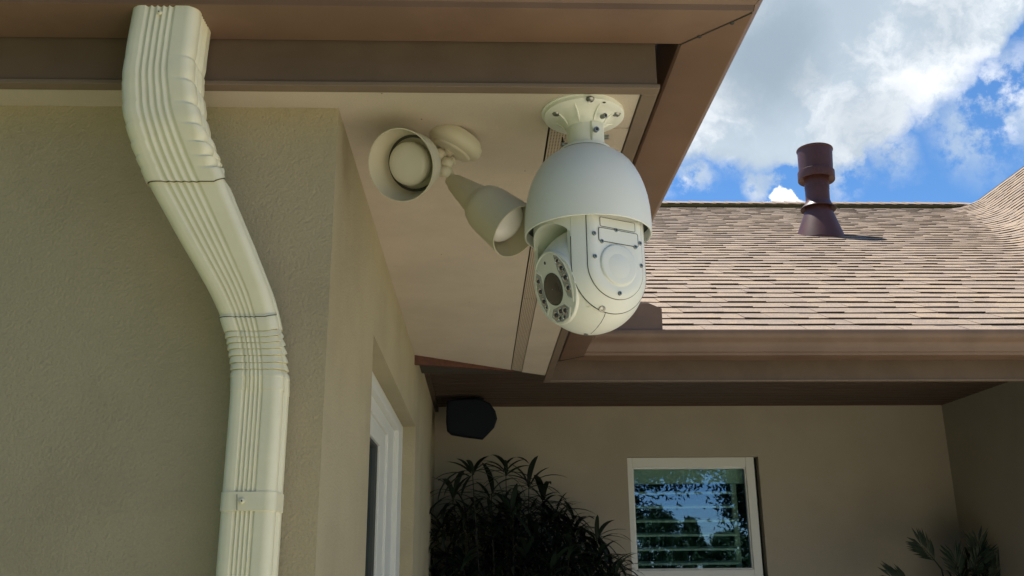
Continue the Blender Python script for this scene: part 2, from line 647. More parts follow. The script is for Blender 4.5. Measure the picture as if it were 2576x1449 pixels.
gx0, gx1, gz0, gz1 = .866, 1.518, -.022, .537
for (a, b_) in (((wx0 + .001, YB + .012, wz0), (gx0, YB + .07, wz1 - .001)), ((gx1, YB + .012, wz0), (1.567, YB + .07, wz1 - .001)),
                ((gx0, YB + .012, gz1), (gx1, YB + .07, wz1 - .001)), ((gx0, YB + .012, wz0), (gx1, YB + .07, gz0))):
    B(a, b_).build('frame', M['white'], win, bevel=.003)
for (a, b_) in frame(gx0 - .002, gx1 + .002, gz0 - .002, gz1 + .002, .010, YB + .022, YB + .05):
    B(a, b_).build('glazing_bead', M['white'], win, bevel=.002)
B((1.568, YB + .055, wz0), (wx1 - .001, YB + .075, wz1 - .001)).build('frame', M['dark'], win)
B((gx0 + .007, YB + .036, gz0 + .007), (gx1 - .007, YB + .040, gz1 - .007)).build('pane', M['glass'], win)
B((gx0 - .02, YB + .09, gz1 - .085), (gx1 + .02, YB + .13, gz1 + .02)).build('head_rail', M['slat'], win)
for i in range(7):
    z = gz1 - .135 - i * .0775
    c = Vector((0, YB + .115, z))
    for_box = MB()
    dy, dz = .034, .012
    for_box.prism([(gx0 - .01, c.y - dy, z), (gx0 - .01, c.y - dy, z - .011), (gx0 - .01, c.y + dy, z - .007 + dz), (gx0 - .01, c.y + dy, z + dz)], (gx1 - gx0 - .05, 0, 0))
    for_box.build('louvre', M['slat'], win)
MB().box((gx1 - .06, YB + .14, wz0), (gx1 - .03, YB + .16, wz1)).box((gx0 - .02, YB + .14, wz0), (gx0 - .0, YB + .16, wz1)).build('shutter_stile', M['slat'], win)
rm = MB()
rm.box((.3, YB + .201, -1.2), (2.2, YB + 2.2, -1.15)).box((.3, YB + 2.2, -1.2), (2.2, YB + 2.25, 1.2)).box((.3, YB + .201, 1.2), (2.2, YB + 2.2, 1.25)).box((.25, YB + .201, -1.2), (.3, YB + 2.2, 1.25)).box((2.2, YB + .201, -1.2), (2.25, YB + 2.2, 1.25))
rm.build('room_behind', M['dark'], house)

# ---- recessed side window
sw = thing('side_window', 'tall white framed window seen edge on in the recess of the side wall', 'window', (XW - .1, 2.8, -1.0))
XF = XW - DR
oz0 = -1.0


def sframe(name, y0, y1, z1, t, tz, xa, xb, m_=None):
    for (a, b_) in (((xb, y1 - t, oz0), (xa, y1, z1)), ((xb, y0, oz0), (xa, y0 + .03, z1)), ((xb, y0 + .03, z1 - tz), (xa, y1 - t, z1)), ((xb, y0 + .03, oz0), (xa, y1 - t, oz0 + .05))):
        B(a, b_).build(name, m_ or M['white'], sw, bevel=.002)


sframe('casing', oY0, oY1, oZ, .17, .036, XF, XF - .02)
sframe('bead', oY0 + .03, oY1 - .17, oZ - .036, .07, .014, XF + .006, XF - .03)
sframe('frame', oY0 + .06, oY1 - .24, oZ - .050, .22, .045, XF - .012, XF - .05)
sframe('sash', oY0 + .09, oY1 - .46, oZ - .095, .17, .060, XF - .020, XF - .06)
sframe('gasket', oY0 + .12, oY1 - .63, oZ - .155, .05, .010, XF - .028, XF - .05, M['seal'])
B((XF - .045, oY0 + .15, oz0 + .05), (XF - .040, oY1 - .67, oZ - .16)).build('pane', M['glass2'], sw)
B((XW - .32, oY0, GZ), (XW - .301, oY1, oZ)).build('room_screen', M['dark'], house)
B((XF - .02, oY0, -1.0), (XW - .02, oY1, -.98)).build('sill', M['white'], sw)

# ------------------------------------------------------------------ roofs
SL = .5                        # 6 in 12
EV = Vector((0, 3.985, 1.000))
RIDGE_Z = 4.19
EXPZ = .143 * math.sin(math.atan(SL))       # rise per course
SB = 1.16                      # slope of the right-hand gable plane
XRG = 5.985                    # its ridge
# near roof over the left wing (hidden from below by its own eave)
nr = MB()
hx, hy = .40, 1.36
nr.add([(-4.6, hy, .995), (hx, hy, .995), (hx - 3, hy + 3, 2.495), (-4.6, hy + 3, 2.495)], [(0, 1, 2, 3)])
nr.add([(hx, hy, .995), (hx, YP - .05, .995), (hx - 3, YP - .05, 2.495), (hx - 3, hy + 3, 2.495)], [(0, 1, 2, 3)])
nr.add([(hx, YP - .05, .995), (hx, YP + .0, .995), (hx - 3, YP + 3.0, 2.495), (hx - 3, YP - .05, 2.495)], [(0, 1, 2, 3)])
roof_l = nr.build('roof', M['shingle'], house)

roof = B((.3, 4.06, .99), (XR, 4.075, 1.0)).build('roof', M['brown'], house)
# substrate planes just beneath the shingles
ncourse = int((RIDGE_Z - EV.z) / EXPZ)


def corner(k):                 # inside corner of course k
    z = EV.z + k * EXPZ
    return Vector((XRG + (z - RIDGE_Z) / SB, EV.y + (z - EV.z) / SL, z))


RF = .28                       # woven valley radius
LF = RF * PI / 2


def cpt(k, t):
    """point on the butt line of course k; t<0 on the main slope, 0..LF in the valley sweep, beyond on the gable slope"""
    c = corner(k)
    rf = min(RF, .62)
    if t < 0:
        return Vector((c.x - rf + t, c.y, c.z))
    if t < LF:
        a = t / rf
        return Vector((c.x - rf + rf * math.sin(a), c.y - rf + rf * math.cos(a), c.z))
    return Vector((c.x, c.y - rf - (t - LF), c.z))


dc = corner(1) - corner(0)


def up_t(t, n=1.0):            # same place one course higher
    if t < 0:
        s = -dc.x
    elif t < LF:
        s = -dc.x + (dc.x + dc.y) * (t / LF)
    else:
        s = dc.y
    return t + s * n


NA = Vector((0, -SL, 1)).normalized()
NBv = Vector((-SB, 0, 1)).normalized()


def nrm(t):
    if t < 0:
        return NA
    if t > LF:
        return NBv
    f = t / LF
    return (NA * (1 - f) + NBv * f).normalized()


def piece(k, t0, t1, h, waves=None):
    """one shingle tab: t0..t1 along the course, h = height of its butt above the deck"""
    cols = []
    n = 1 if t1 < -.01 else max(1, int((t1 - t0) / .06))
    top = k + 1.12
    for i in range(n + 1):
        t = t0 + (t1 - t0) * i / n
        jit = random.uniform(-.0012, .0012)
        a = cpt(k, t)
        tb = up_t(t, 1.12)
        c0 = cpt(k + 1, up_t(t))
        b_ = a + (c0 - a) * 1.12
        N_ = nrm(t)
        a = a + (c0 - a) * random.uniform(-.02, .02)
        cols.append((a - N_ * .004, a + N_ * (h + jit), b_ + N_ * .0015))
    vs = [p for c in cols for p in c]
    fs = []
    for i in range(n):
        o = i * 3
        fs += [(o, o + 3, o + 4, o + 1), (o + 1, o + 4, o + 5, o + 2)]
    fs += [(0, 1, 2), (n * 3, n * 3 + 2, n * 3 + 1)]
    return vs, fs


pieces = []
for k in range(ncourse):
    c = corner(k)
    t = -(c.x - RF) + .30 + random.uniform(0, .2)
    tmax = LF + max(0, min(3.2, c.y - RF - 4.0))
    if c.y > 9.6:
        tmax = LF + 2.2
    hi = random.random() < .5
    while t < tmax:
        wd = random.uniform(.11, .26) if hi else random.uniform(.08, .22)
        t1 = min(t + wd, tmax)
        pieces.append((k, t, t1, .0112 if hi else .0078, random.random()))
        t = t1 + .0012
        hi = not hi if random.random() < .82 else hi


def proj(p):
    zf = p.dot(FW)
    return PW / 2 + FPX * p.dot(RT) / zf, PH / 2 - FPX * p.dot(UP) / zf, zf


single, rest = [], []
for q in pieces:
    p = cpt(q[0], (q[1] + q[2]) / 2)
    x, y, zf = proj(p)
    if q[2] < -.05 and 1600 < x < 2600 and len(single) < 296 and y < 845:
        single.append(q)
    else:
        rest.append(q)


def add_tint(me, vals):
    a = me.attributes.new('tint', 'FLOAT', 'FACE')
    a.data.foreach_set('value', vals)


# a set of shared tab meshes: width classes x height x tint
lib = {}
for q in single:
    k, t0, t1, h, tn = q
    wd = t1 - t0
    wc = round(wd / .02) * .02
    key = (wc, h, int(tn * 3))
    if key not in lib:
        vs, fs = piece(0, -5.0, -5.0 + wc, h)
        o0 = cpt(0, -5.0)
        me = bpy.data.meshes.new('shingle')
        me.from_pydata([Vector(v) - o0 for v in vs], [], fs)
        me.materials.append(M['shingle'])
        tv = [0.0, .35, .9][key[2]]
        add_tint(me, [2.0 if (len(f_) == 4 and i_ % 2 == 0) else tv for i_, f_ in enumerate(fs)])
        lib[key] = me
    o = bpy.data.objects.new('shingle', lib[key])
    COL.objects.link(o)
    o.parent = roof
    o.location = cpt(k, t0) - LOC[house.name]
    o.scale = (wd / wc, 1, 1)
    o.rotation_euler = (random.uniform(-.006, .006), random.uniform(-.003, .003), random.uniform(-.004, .004))
vs_, fs_, tv_ = [], [], []
for (k, t0, t1, h, tn) in rest:
    vs, fs = piece(k, t0, t1, h)
    n = len(vs_)
    vs_ += [v - LOC[house.name] for v in vs]
    fs_ += [tuple(i + n for i in f) for f in fs]
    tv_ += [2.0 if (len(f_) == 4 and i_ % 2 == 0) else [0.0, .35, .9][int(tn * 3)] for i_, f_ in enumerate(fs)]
me = bpy.data.meshes.new('shingles')
me.from_pydata(vs_, [], fs_)
me.materials.append(M['shingle'])
add_tint(me, tv_)
o = bpy.data.objects.new('shingles', me)
COL.objects.link(o)
o.parent = roof
o['kind'] = 'stuff'
# deck below
dk = MB()
for k in range(0, ncourse):
    ts = [-9, -6, -3, 0] + [LF * i / 8 for i in range(1, 9)] + [LF + 1.5, LF + 3.4, LF + 6]
    a = [cpt(k, t) - nrm(t) * .006 for t in ts]
    b_ = [cpt(k + 1, t) - nrm(t) * .006 for t in ts]
    a = [Vector((max(p.x, .25), max(p.y, 3.7), p.z)) for p in a]
    b_ = [Vector((max(p.x, .25), max(p.y, 3.7), p.z)) for p in b_]
    dk.rings([a, b_], closed=False)
dk.build('roof_deck', M['roofunder'], house)
# back slopes
bk = MB()
ry = corner(ncourse).y
bk.add([(.2, ry, RIDGE_Z), (XRG, ry, RIDGE_Z), (XRG, ry + 5, RIDGE_Z - 2.5), (.2, ry + 5, RIDGE_Z - 2.5)], [(0, 1, 2, 3)])
bk.add([(XRG, 3.7, RIDGE_Z - .01), (XRG, ry + 1, RIDGE_Z - .01), (XRG + 3, ry + 1, 1.0), (XRG + 3, 3.7, 1.0)], [(0, 1, 2, 3)])
bk.build('roof_back_slope', M['shingle'], house)
# ridge caps along the main ridge
x = 1.2
i = 0
cz = RIDGE_Z - .01
cap_end = atz(2392, 517, RIDGE_Z).x
while x < cap_end:
    wd = .145
    lift = .020 + random.uniform(-.002, .003)
    cm = MB()
    y0 = ry - .015
    a = [(x, y0 - .155, cz - .0775 + .012), (x, y0, cz + lift), (x, y0 + .15, cz - .06)]
    b_ = [(x + wd + .09, y0 - .155, cz - .0775 + .006), (x + wd + .09, y0, cz + lift - .010), (x + wd + .09, y0 + .15, cz - .066)]
    c0 = [(p[0], p[1], p[2] - .014) for p in a]
    c1 = [(p[0], p[1], p[2] - .014) for p in b_]
    cm.add(a + b_ + c0 + c1, [(0, 1, 4, 3), (1, 2, 5, 4), (0, 6, 7, 1), (1, 7, 8, 2), (0, 3, 9, 6), (6, 9, 10, 7), (7, 10, 11, 8), (2, 8, 11, 5), (3, 4, 10, 9), (4, 5, 11, 10)])
    cm.build('ridge_cap', M['shingle'], roof)
    x += wd
# drip edge
B((.46, EV.y - .012, EV.z - .022), (XR + .3, EV.y - .002, EV.z + .0)).build('drip_edge', M['brown'], house)


# ------------------------------------------------------------------ gutters
PRO = [(.004, .995), (.004, .886), (.008, .882), (.104, .882), (.108, .884), (.110, .894), (.116, .899), (.120, .915), (.124, .928),
       (.134, .940), (.147, .950), (.156, .964), (.158, .975), (.158, .986), (.154, .990), (.144, .990), (.143, .984), (.150, .982),
       (.152, .975), (.150, .966), (.143, .955), (.118, .935), (.106, .9), (.104, .887), (.010, .887), (.008, .995)]


def gutter(name, path, label, screws=()):
    """path: list of (base point fn(o) -> (x,y)) stations"""
    mb = MB()
    rs = [[(*fn(o_), z) for (o_, z) in PRO] for fn in path]
    mb.rings(rs, True, True, True)
    return mb


gn = thing('eave_gutter', 'brown gutter wrapping the front corner of the roof above the white camera', 'gutter', (.3, 1.35, .88))
GXB = .347                      # back of side gutter
GYB = 1.430
gm = 4.040                      # back of porch gutter
# front run, side run (split at the mitre so that the seam shows)
gutter('g', [lambda o_: (-4.5, GYB - o_), lambda o_: (GXB + o_ - .0006, GYB - o_)], '').build('front_run', M['brown'], gn, smooth=True)
gutter('g', [lambda o_: (GXB + o_ + .0006, GYB - o_), lambda o_: (GXB + o_, gm - o_ - .0006)], '').build('side_run', M['brown'], gn, smooth=True)
# seam strip proud of the mitre, and rivets
ms = MB()
a = Vector((GXB + .002, GYB - .002, .8805))
b_ = Vector((GXB + .106, GYB - .106, .8805))
dd = (b_ - a).normalized()
pn = Vector((-dd.y, dd.x, 0)) * .0012
ms.prism([a - pn, b_ - pn, b_ + pn, a + pn], (0, 0, .001))
ms.build('mitre_seam', M['joint'], gn)
for (x_, y_) in ((1841, 58), (1759, 92)):
    q = atz(x_, y_, .8815)
    MB().lathe(q, (0, 0, -1), [(0, .0042), (.0015, .0036), (.0022, .0014), (.0012, .001)], 16, cap1=True).build('rivet', M['seal'], gn, smooth=True)

gp = thing('porch_gutter', 'brown gutter along the low edge of the shingled porch roof', 'gutter', (1.5, 4.0, .88))
gutter('g', [lambda o_: (GXB + o_ + .0008, gm - o_), lambda o_: (XR + .35, gm - o_)], '').build('trough', M['brown'], gp, smooth=True)
a = Vector((GXB + .002, gm - .002, .8805))
b_ = Vector((GXB + .106, gm - .106, .8805))
dd = (b_ - a).normalized()
pn = Vector((-dd.y, dd.x, 0)) * .0022
MB().prism([a - pn, b_ - pn, b_ + pn, a + pn], (0, 0, .001)).build('mitre_seam', M['joint'], gp)
# splash guard standing on the inside corner
sg = MB()
y0 = 3.893
p0 = at(1555, 762, y0)
p1_ = at(1630, 762, y0)
p2_ = at(1664, 776, y0)
p3_ = at(1667, 845, y0)
zt, zb = p1_.z, .972
sg.prism([(GXB + .155, y0, zb), (p3_.x, y0, zb), (p2_.x, y0, p2_.z), (p1_.x, y0, zt), (GXB + .155, y0, zt)], (0, .0015, 0))
sg.prism([(GXB + .153, y0 - .0015, zb), (GXB + .153, y0 - .30, zb), (GXB + .153, y0 - .27, zt - .01), (GXB + .153, y0 - .2, zt), (GXB + .153, y0, zt)], (.0015, 0, 0))
sg.build('splash_guard', M['brown'], gp)

# ------------------------------------------------------------------ downspout
ds = thing('downspout', 'cream fluted metal downspout with two elbows bending down the stucco wall', 'downspout', (-.34, 1.46, GZ))


def spout_ring(z, xl, wd, yf, dp, pleat=0.0, pleat_all=0.0, grow=0.0, rc=.016, flute=1.0, zoff=None, bow=0.0):
    """horizontal section: left x, width, front y, depth"""
    x0, x1 = xl - grow, xl + wd + grow
    y0, y1 = yf - grow, yf + dp + grow
    pts = []

    def fl(u):                       # flutes in the middle of a face
        if .10 < u < .76:
            return (.5 - .5 * math.cos((u - .10) / .66 * 2 * PI * 5)) ** .8
        return 0.0
    nF = 90
    # front face, left to right
    for i in range(nF + 1):
        u = i / nF
        x = x0 + rc + (x1 - x0 - 2 * rc) * u
        pts.append([x, y0 + .0030 * fl(u) * flute, 0, 'f', u])
    for i in range(1, 8):
        a = -PI / 2 + PI / 2 * i / 8
        pts.append([x1 - rc + rc * math.cos(a), y0 + rc + rc * math.sin(a), 0, 'c', i / 8])
    nS = 40
    for i in range(nS + 1):
        u = i / nS
        y = y0 + rc + (y1 - y0 - 2 * rc) * u
        pts.append([x1 - .0028 * fl(u) * flute, y, 0, 'r', u])
    for i in range(1, 5):
        a = PI / 2 * i / 5
        pts.append([x1 - rc + rc * math.cos(a), y1 - rc + rc * math.sin(a), 0, 'b', 0])
    pts.append([x1 - rc, y1, 0, 'b', 0])
    pts.append([x0 + rc, y1, 0, 'b', 0])
    for i in range(1, 5):
        a = PI / 2 + PI / 2 * i / 5
        pts.append([x0 + rc + rc * math.cos(a), y1 - rc + rc * math.sin(a), 0, 'b', 0])
    pts.append([x0, y1 - rc, 0, 'l', 0])
    pts.append([x0, y0 + rc, 0, 'l', 0])
    for i in range(1, 5):
        a = PI + PI / 2 * i / 5
        pts.append([x0 + rc + rc * math.cos(a), y0 + rc + rc * math.sin(a), 0, 'l', 0])
    out = []
    for (x, y, _, s, u) in pts:
        zz = z
        # how far into the right hand (inner) side of the bend
        w_ = 0.0
        if s == 'f':
            w_ = max(0.0, (u - .80) / .20) * .55
        elif s == 'c':
            w_ = .55 + .45 * u
        elif s == 'r':
            w_ = .85
        elif s == 'b' and x > (x0 + x1) / 2:
            w_ = 1.0
        x -= pleat * w_
        y += pleat * w_ * .45 if s in 'fc' else 0
        wl = 1.0 if s == 'l' or (s == 'f' and u < .12) else 0
        x += (pleat * .25) * wl
        if pleat_all:
            cx, cy = (x0 + x1) / 2, (y0 + y1) / 2
            x += (cx - x) / (wd * .5) * pleat_all
            y += (cy - y) / (dp * .5) * pleat_all
        if zoff:
            zz += zoff(x - x0, y - y0, s, u)
            x += smoothtab(XL, zz) - smoothtab(XL, z)
            y += smoothtab(YF, zz) - smoothtab(YF, z)
        out.append((x, y, zz))
    return out


def lerp(a, b, t):
    return a + (b - a) * t


def interp(tab, z):
    for (z0, v0), (z1, v1) in zip(tab, tab[1:]):
        if z0 >= z >= z1:
            t = (z0 - z) / (z0 - z1)
            return lerp(v0, v1, t)
    return tab[0][1] if z > tab[0][0] else tab[-1][1]


def smoothtab(tab, z, r=.013):
    return sum(interp(tab, z + r * k / 3) for k in range(-3, 4)) / 7


XL = [(.90, -.570), (.83, -.5735), (.76, -.5755), (.70, -.570), (.64, -.553), (.588, -.530), (.502, -.480), (.423, -.432), (.378, -.410), (.347, -.3995), (.302, -.390), (.27, -.388), (-2, -.388)]
WDT = [(.90, .108), (.78, .111), (.70, .120), (.64, .127), (.588, .127), (.502, .115), (.423, .100), (.378, .0905), (.34, .0845), (.30, .0815), (-2, .0805)]
YF = [(.90, 1.325), (.76, 1.325), (.68, 1.332), (.588, 1.358), (.378, 1.408), (.33, 1.416), (.28, 1.418), (-2, 1.418)]
DP = [(.90, .090), (.70, .088), (.588, .080), (.378, .076), (-2, .074)]


def sec(z, **kw):
    return spout_ring(z, smoothtab(XL, z), interp(WDT, z), smoothtab(YF, z), interp(DP, z), **kw)


# upper elbow with creases on the inner side of its bend
crz = [.792, .752, .712, .678, .650, .628, .610]
z = .884
rs = []
while z > .5875:
    p = 0.0
    for i, c in enumerate(crz):
        dz_ = z - c
        am = [.0025, .004, .0055, .007, .008, .008, .007][i]
        if 0 <= dz_ < .020:
            p = max(p, am * (1 - dz_ / .020) ** 2)
        elif -.003 < dz_ < 0:
            p = max(p, am * (1 + dz_ / .003))
    sw_ = max(0.0, min(1.0, (.68 - z) / .0925)) ** 2
    rs.append(sec(z, pleat=p, grow=.0008, rc=.018, zoff=lambda x_, y_, s_, u_: sw_ * (.012 * u_ if s_ == 'c' else .012 + .030 * u_ if s_ == 'r' else .042 if s_ == 'b' and x_ > .05 else .01 if s_ == 'b' else 0)))
    z -= .0016
rs.append([(lerp(x_, -.475, .03), lerp(y_, 1.40, .03), z_ + .001) for (x_, y_, z_) in rs[-1]])
MB().rings(rs).build('elbow', M['cream'], ds, smooth=True)
def ZO(z_):
    k_ = max(0.0, min(1.0, (z_ - .275) / .083))
    return lambda x_, y_, s_, u_: k_ * (.007 * u_ if s_ == 'c' else   .007 + .022 * u_ if s_ == 'r' else .029 if s_ == 'b' and x_ > .04 else .008 if s_ == 'b' else 0)


# dark strips painted as the shadow gap where one piece slides over the next
jz = lambda x_, y_, s_, u_: (.012 * u_ if s_ == 'c' else .012 + .030 * u_ if s_ == 'r' else .042 if s_ == 'b' and x_ > .05 else .01 if s_ == 'b' else 0)
MB().rings([sec(.5878, grow=-.0003, rc=.018, zoff=jz), sec(.5864, grow=-.0003, rc=.018, zoff=jz)]).build('lap_shadow', M['joint'], ds)
MB().rings([sec(.3800, grow=.0008, rc=.017, zoff=lambda x_, y_, s_, u_: ZO(1)(x_, y_, s_, u_)), sec(.3788, grow=.0008, rc=.017, zoff=lambda x_, y_, s_, u_: ZO(1)(x_, y_, s_, u_))]).build('lap_shadow', M['joint'], ds)
# slanted pipe
rs = []
z = .60
while z > .3725:
    rs.append(sec(z, grow=-.0022, rc=.016))
    z -= .012
rs.append(sec(.372, grow=-.0022, rc=.016))
MB().rings(rs).build('pipe', M['cream'], ds, smooth=True)
# lower elbow, pleated all round, each pleat lapping the next
rs = [sec(.383, grow=-.0008, rc=.017, zoff=ZO(1)), sec(.380, grow=.0004, rc=.017, zoff=ZO(1)), sec(.358, grow=.0004, rc=.017, zoff=ZO(1))]
pl = [.358, .349, .340, .3305, .320, .309, .2985, .287]
for a_, b_ in zip(pl, pl[1:]):
    for f, g_ in ((0.0, -.0026), (.07, -.0026), (.13, -.0002), (.5, .0006), (.97, .0011), (1.0, .0004)):
        zz = lerp(a_, b_, f)
        rs.append(sec(zz - .00005, grow=g_, rc=.017, zoff=ZO(zz), flute=.7, pleat=(.0035 * (1 - f) if zz > .295 else 0)))
rs.append(sec(.2855, grow=.0006, rc=.017, zoff=ZO(.2855)))
rs.append(sec(.2665, grow=.0006, rc=.017))
rs.append(sec(.2660, grow=-.0010, rc=.017))
MB().rings(rs).build('elbow', M['cream'], ds, smooth=True)
# seam down the lower elbow
sp_ = MB()
for (za, zb2) in ((.358, .266),):
    xs = [(z_, smoothtab(XL, z_) + interp(WDT, z_) * .375, smoothtab(YF, z_)) for z_ in (.356, .34, .32, .30, .28, .267)]
    pts = [(x_, y_ - .0022, z_) for (z_, x_, y_) in xs]
    sp_.tube(pts, .0008, 6)
sp_.build('seam', M['cream'], ds)
# lower pipe
MB().rings([sec(.272 - i * .04, grow=-.0002, rc=.0155) for i in range(0, 46)]).build('pipe', M['cream'], ds, smooth=True)
# strap
rs = [sec(.112, grow=-.0006, flute=0, rc=.016), sec(.1118, grow=.0012, flute=0, rc=.016), sec(.084, grow=.0012, flute=0, rc=.016), sec(.0835, grow=-.0006, flute=0, rc=.016)]
st = MB().rings(rs)
st.build('strap', M['cream'], ds, smooth=True)
q = at(596, 1243, 1.4150)
q2 = at(596, 1283, 1.4150)
MB().tube([(q.x, 1.4146, q.z), (q2.x, 1.4146, q2.z)], .0005, 6).build('strap_joint', M['joint'], ds)
for (x_, y_, Y_) in ((400, 31, 1.3235), (608, 1260, 1.4150)):
    q = at(x_, y_, Y_)
    MB().lathe(q, (0, -1, 0), [(-.001, .0045), (.0012, .0040), (.0022, .0022), (.0016, .0016), (.0016, .0002)], 16, cap1=True).build('screw', M['cream'], ds, smooth=True)
    MB().lathe(q + Vector((0, -.0023, 0)), (0, -1, 0), [(0, .0013), (.0003, .0010)], 10, cap1=True).build('screw_socket', M['seal'], ds)
# clamp to the wall behind the strap
B((-.375, 1.485, .088), (-.330, YW, .108)).build('wall_bracket', M['cream'], ds)
B((-.565, 1.34, .878), (-.475, 1.41, .889)).build('outlet', M['brown'], ds)

# ------------------------------------------------------------------ floodlight
J = at(1122, 412, 1.665)
fl = thing('floodlight', 'beige twin head floodlight with round canopy on the soffit beside the camera', 'light', (J.x, J.y, ZS))
pc = at(1133, 366, 1.655)
nd = (RT * -.36 + UP * -.90 - FW * .30)
nd = Vector((-.46, .12, -.88)).normalized()
pc = atz(1143, 362, .785)
MB().lathe(pc, nd, [(-.022, .045), (-.012, .0535), (-.002, .0550), (.002, .0545), (.007, .0515), (.010, .0475), (.013, .040), (.016, .0385), (.0175, .036), (.018, .002)], 64, cap0=True, cap1=True).build('canopy', M['lampmetal'], fl, smooth=True)
MB().tube([pc + Vector((0, 0, .0)), Vector((pc.x, pc.y, ZS + .003))], .03, 24).build('junction_box', M['darkrim'], fl)


def head(Jp, O, out, t_in):
    """out: profile of the shade outside; rim radius is the last entry"""
    ax = (O - Jp).normalized()
    L, rim = out[-1]
    base = O - ax * L
    sh = MB()
    inn = [(L, rim - .0020), (L - .004, rim - .0024)] + [(h + .001, r_ - .0022) for (h, r_) in out[::-1] if t_in < h < L - .003] + [(t_in, .02)]
    sh.lathe(base, ax, out + inn, 72)
    sh.build('lamp_shade', M['lampmetal'], fl, smooth=True)
    return base, ax


O1 = at(1007, 416, 1.535)
J1 = at(1118, 405, 1.662)
# first head faces the viewer's left, second points away to the lower right
A1 = (O1 - at(1100, 402, 1.66)).normalized()
b1, a1 = head(O1 - A1 * .13, O1, [(.0, .0135), (.006, .016), (.010, .018), (.046, .0345), (.050, .0375), (.056, .049), (.066, .0565), (.090, .0610), (.116, .0655), (.118, .0665)], .052)
MB().lathe(b1, a1, [(.056, .02), (.056, .045)], 40).build('socket_back', M['lampmetal'], fl)
MB().lathe(b1 + a1 * .012, a1, [(.050, .0515), (.052, .0535), (.053, .0535), (.053, .0475)], 48).build('socket_ring', M['darkrim'], fl, smooth=True)
MB().lathe(b1 + a1 * .02, a1, [(.03, .020), (.045, .0375), (.060, .0405), (.066, .0400), (.070, .0370), (.0735, .030), (.0755, .020), (.0765, .010), (.077, .0004)], 56).build('bulb', M['bulb'], fl, smooth=True)
J2 = at(1133, 452, 1.655)
O2 = at(1300, 583, 1.560)
L2 = (O2 - J2).length
b2, a2 = head(J2, O2, [(.0, .0125), (.012, .0150), (.016, .0180), (.093, .0315), (.097, .0330), (.106, .0405), (.119, .0450), (.136, .0475), (L2 - .002, .0525), (L2, .0530)], .104)
MB().lathe(b2, a2, [(L2 - .070, .020), (L2 - .052, .036), (L2 - .040, .0405), (L2 - .034, .0400), (L2 - .028, .034), (L2 - .0245, .022), (L2 - .023, .010), (L2 - .0228, .0004)], 56).build('bulb', M['bulb2'], fl, smooth=True)
# knuckle joints
kn = [(pc + nd * .012, .013), (at(1112, 392, 1.66), .0115), (at(1122, 412, 1.655), .010), (at(1131, 436, 1.655), .010), (J2, .0115)]
MB().tube([kn[0][0], kn[1][0]], .0105, 16).build('arm', M['lampmetal'], fl, smooth=True)
MB().tube([kn[1][0], b1 + a1 * .004], .0125, 16).build('arm', M['lampmetal'], fl, smooth=True)
MB().tube([kn[2][0], kn[3][0], J2 + a2 * .004], .0085, 16).build('arm', M['lampmetal'], fl, smooth=True)
for i, (x_, y_, r_) in enumerate(((1105, 388, .013), (1124, 410, .0120), (1119, 432, .0125))):
    c = at(x_, y_, 1.64)
    k_ = MB()
    n_ = 20
    rr = []
    for j in range(11):
        th = PI * j / 10
        rr.append((-r_ * math.cos(th), max(r_ * math.sin(th), 1e-4)))
    k_.lathe(c, Vector((.5, .2, -.8)), rr, n_)
    k_.build('knuckle', M['lampmetal'], fl, smooth=True)
# wing nut
c = at(1137, 405, 1.655)
MB().lathe(c - Vector((.004, 0, 0)), (1, -.2, .3), [(0, .004), (.004, .009), (.008, .009), (.010, .005)], 7, True, True).build('wing_nut', M['lampmetal'], fl, smooth=False)

# ------------------------------------------------------------------ dome camera
CX, CYc = .1905, 1.527
pz = thing('dome_camera', 'white pan tilt security camera hanging from the soffit corner', 'camera', (CX, CYc, ZS))
ctr = Vector((CX, CYc, 0))
# mounting flange with ribs
MB().lathe(ctr, (0, 0, -1), [(-ZS + .0005, .0715), (-ZS + .0012, .0735), (-ZS + .009, .0735), (-ZS + .0105, .0715), (-ZS + .0112, .058),
                            (-ZS + .013, .050), (-ZS + .018, .042), (-ZS + .026, .0365), (-ZS + .034, .0335), (-ZS + .036, .031)], 72, cap0=True).build('mounting_flange', M['ptz2'], pz, smooth=True)
MB().lathe(ctr + Vector((-.004, -.002, 0)), (0, 0, -1), [(-ZS - .0005, .0745), (-ZS + .0025, .0745), (-ZS + .0026, .06)], 64).build('back_gasket', M['ptz2'], pz, smooth=True)
for k in range(8):
    an = R(22.5 + 45 * k)
    dv = Vector((math.cos(an), math.sin(an), 0))
    sv_ = Vector((-dv.y, dv.x, 0))
    pr = [(.030, .037), (.037, .030), (.043, .022), (.052, .0145), (.063, .0105), (.030, .0105)]
    poly = [ctr + dv * r_ + Vector((0, 0, ZS - h)) - sv_ * .0016 for (r_, h) in pr]
    MB().prism(poly, sv_ * .0032).build('rib', M['ptz2'], pz, bevel=.0008)
# neck: round collar with a flat clamp block
MB().lathe(ctr, (0, 0, -1), [(-.767, .0300), (-.766, .0325), (-.722, .0330), (-.720, .0325)], 56, True, True).build('neck', M['ptz2'], pz, smooth=True)
va = Vector((.35, -.94, 0)).normalized()
vb = Vector((-va.y, va.x, 0))
blk = [ctr + vb * a_ + va * b_ + Vector((0, 0, .7215)) for (a_, b_) in ((-.006, .028), (-.004, .0375), (.020, .0375), (.0225, .022))]
MB().prism(blk, (0, 0, .045)).build('clamp_block', M['ptz2'], pz, bevel=.0012)


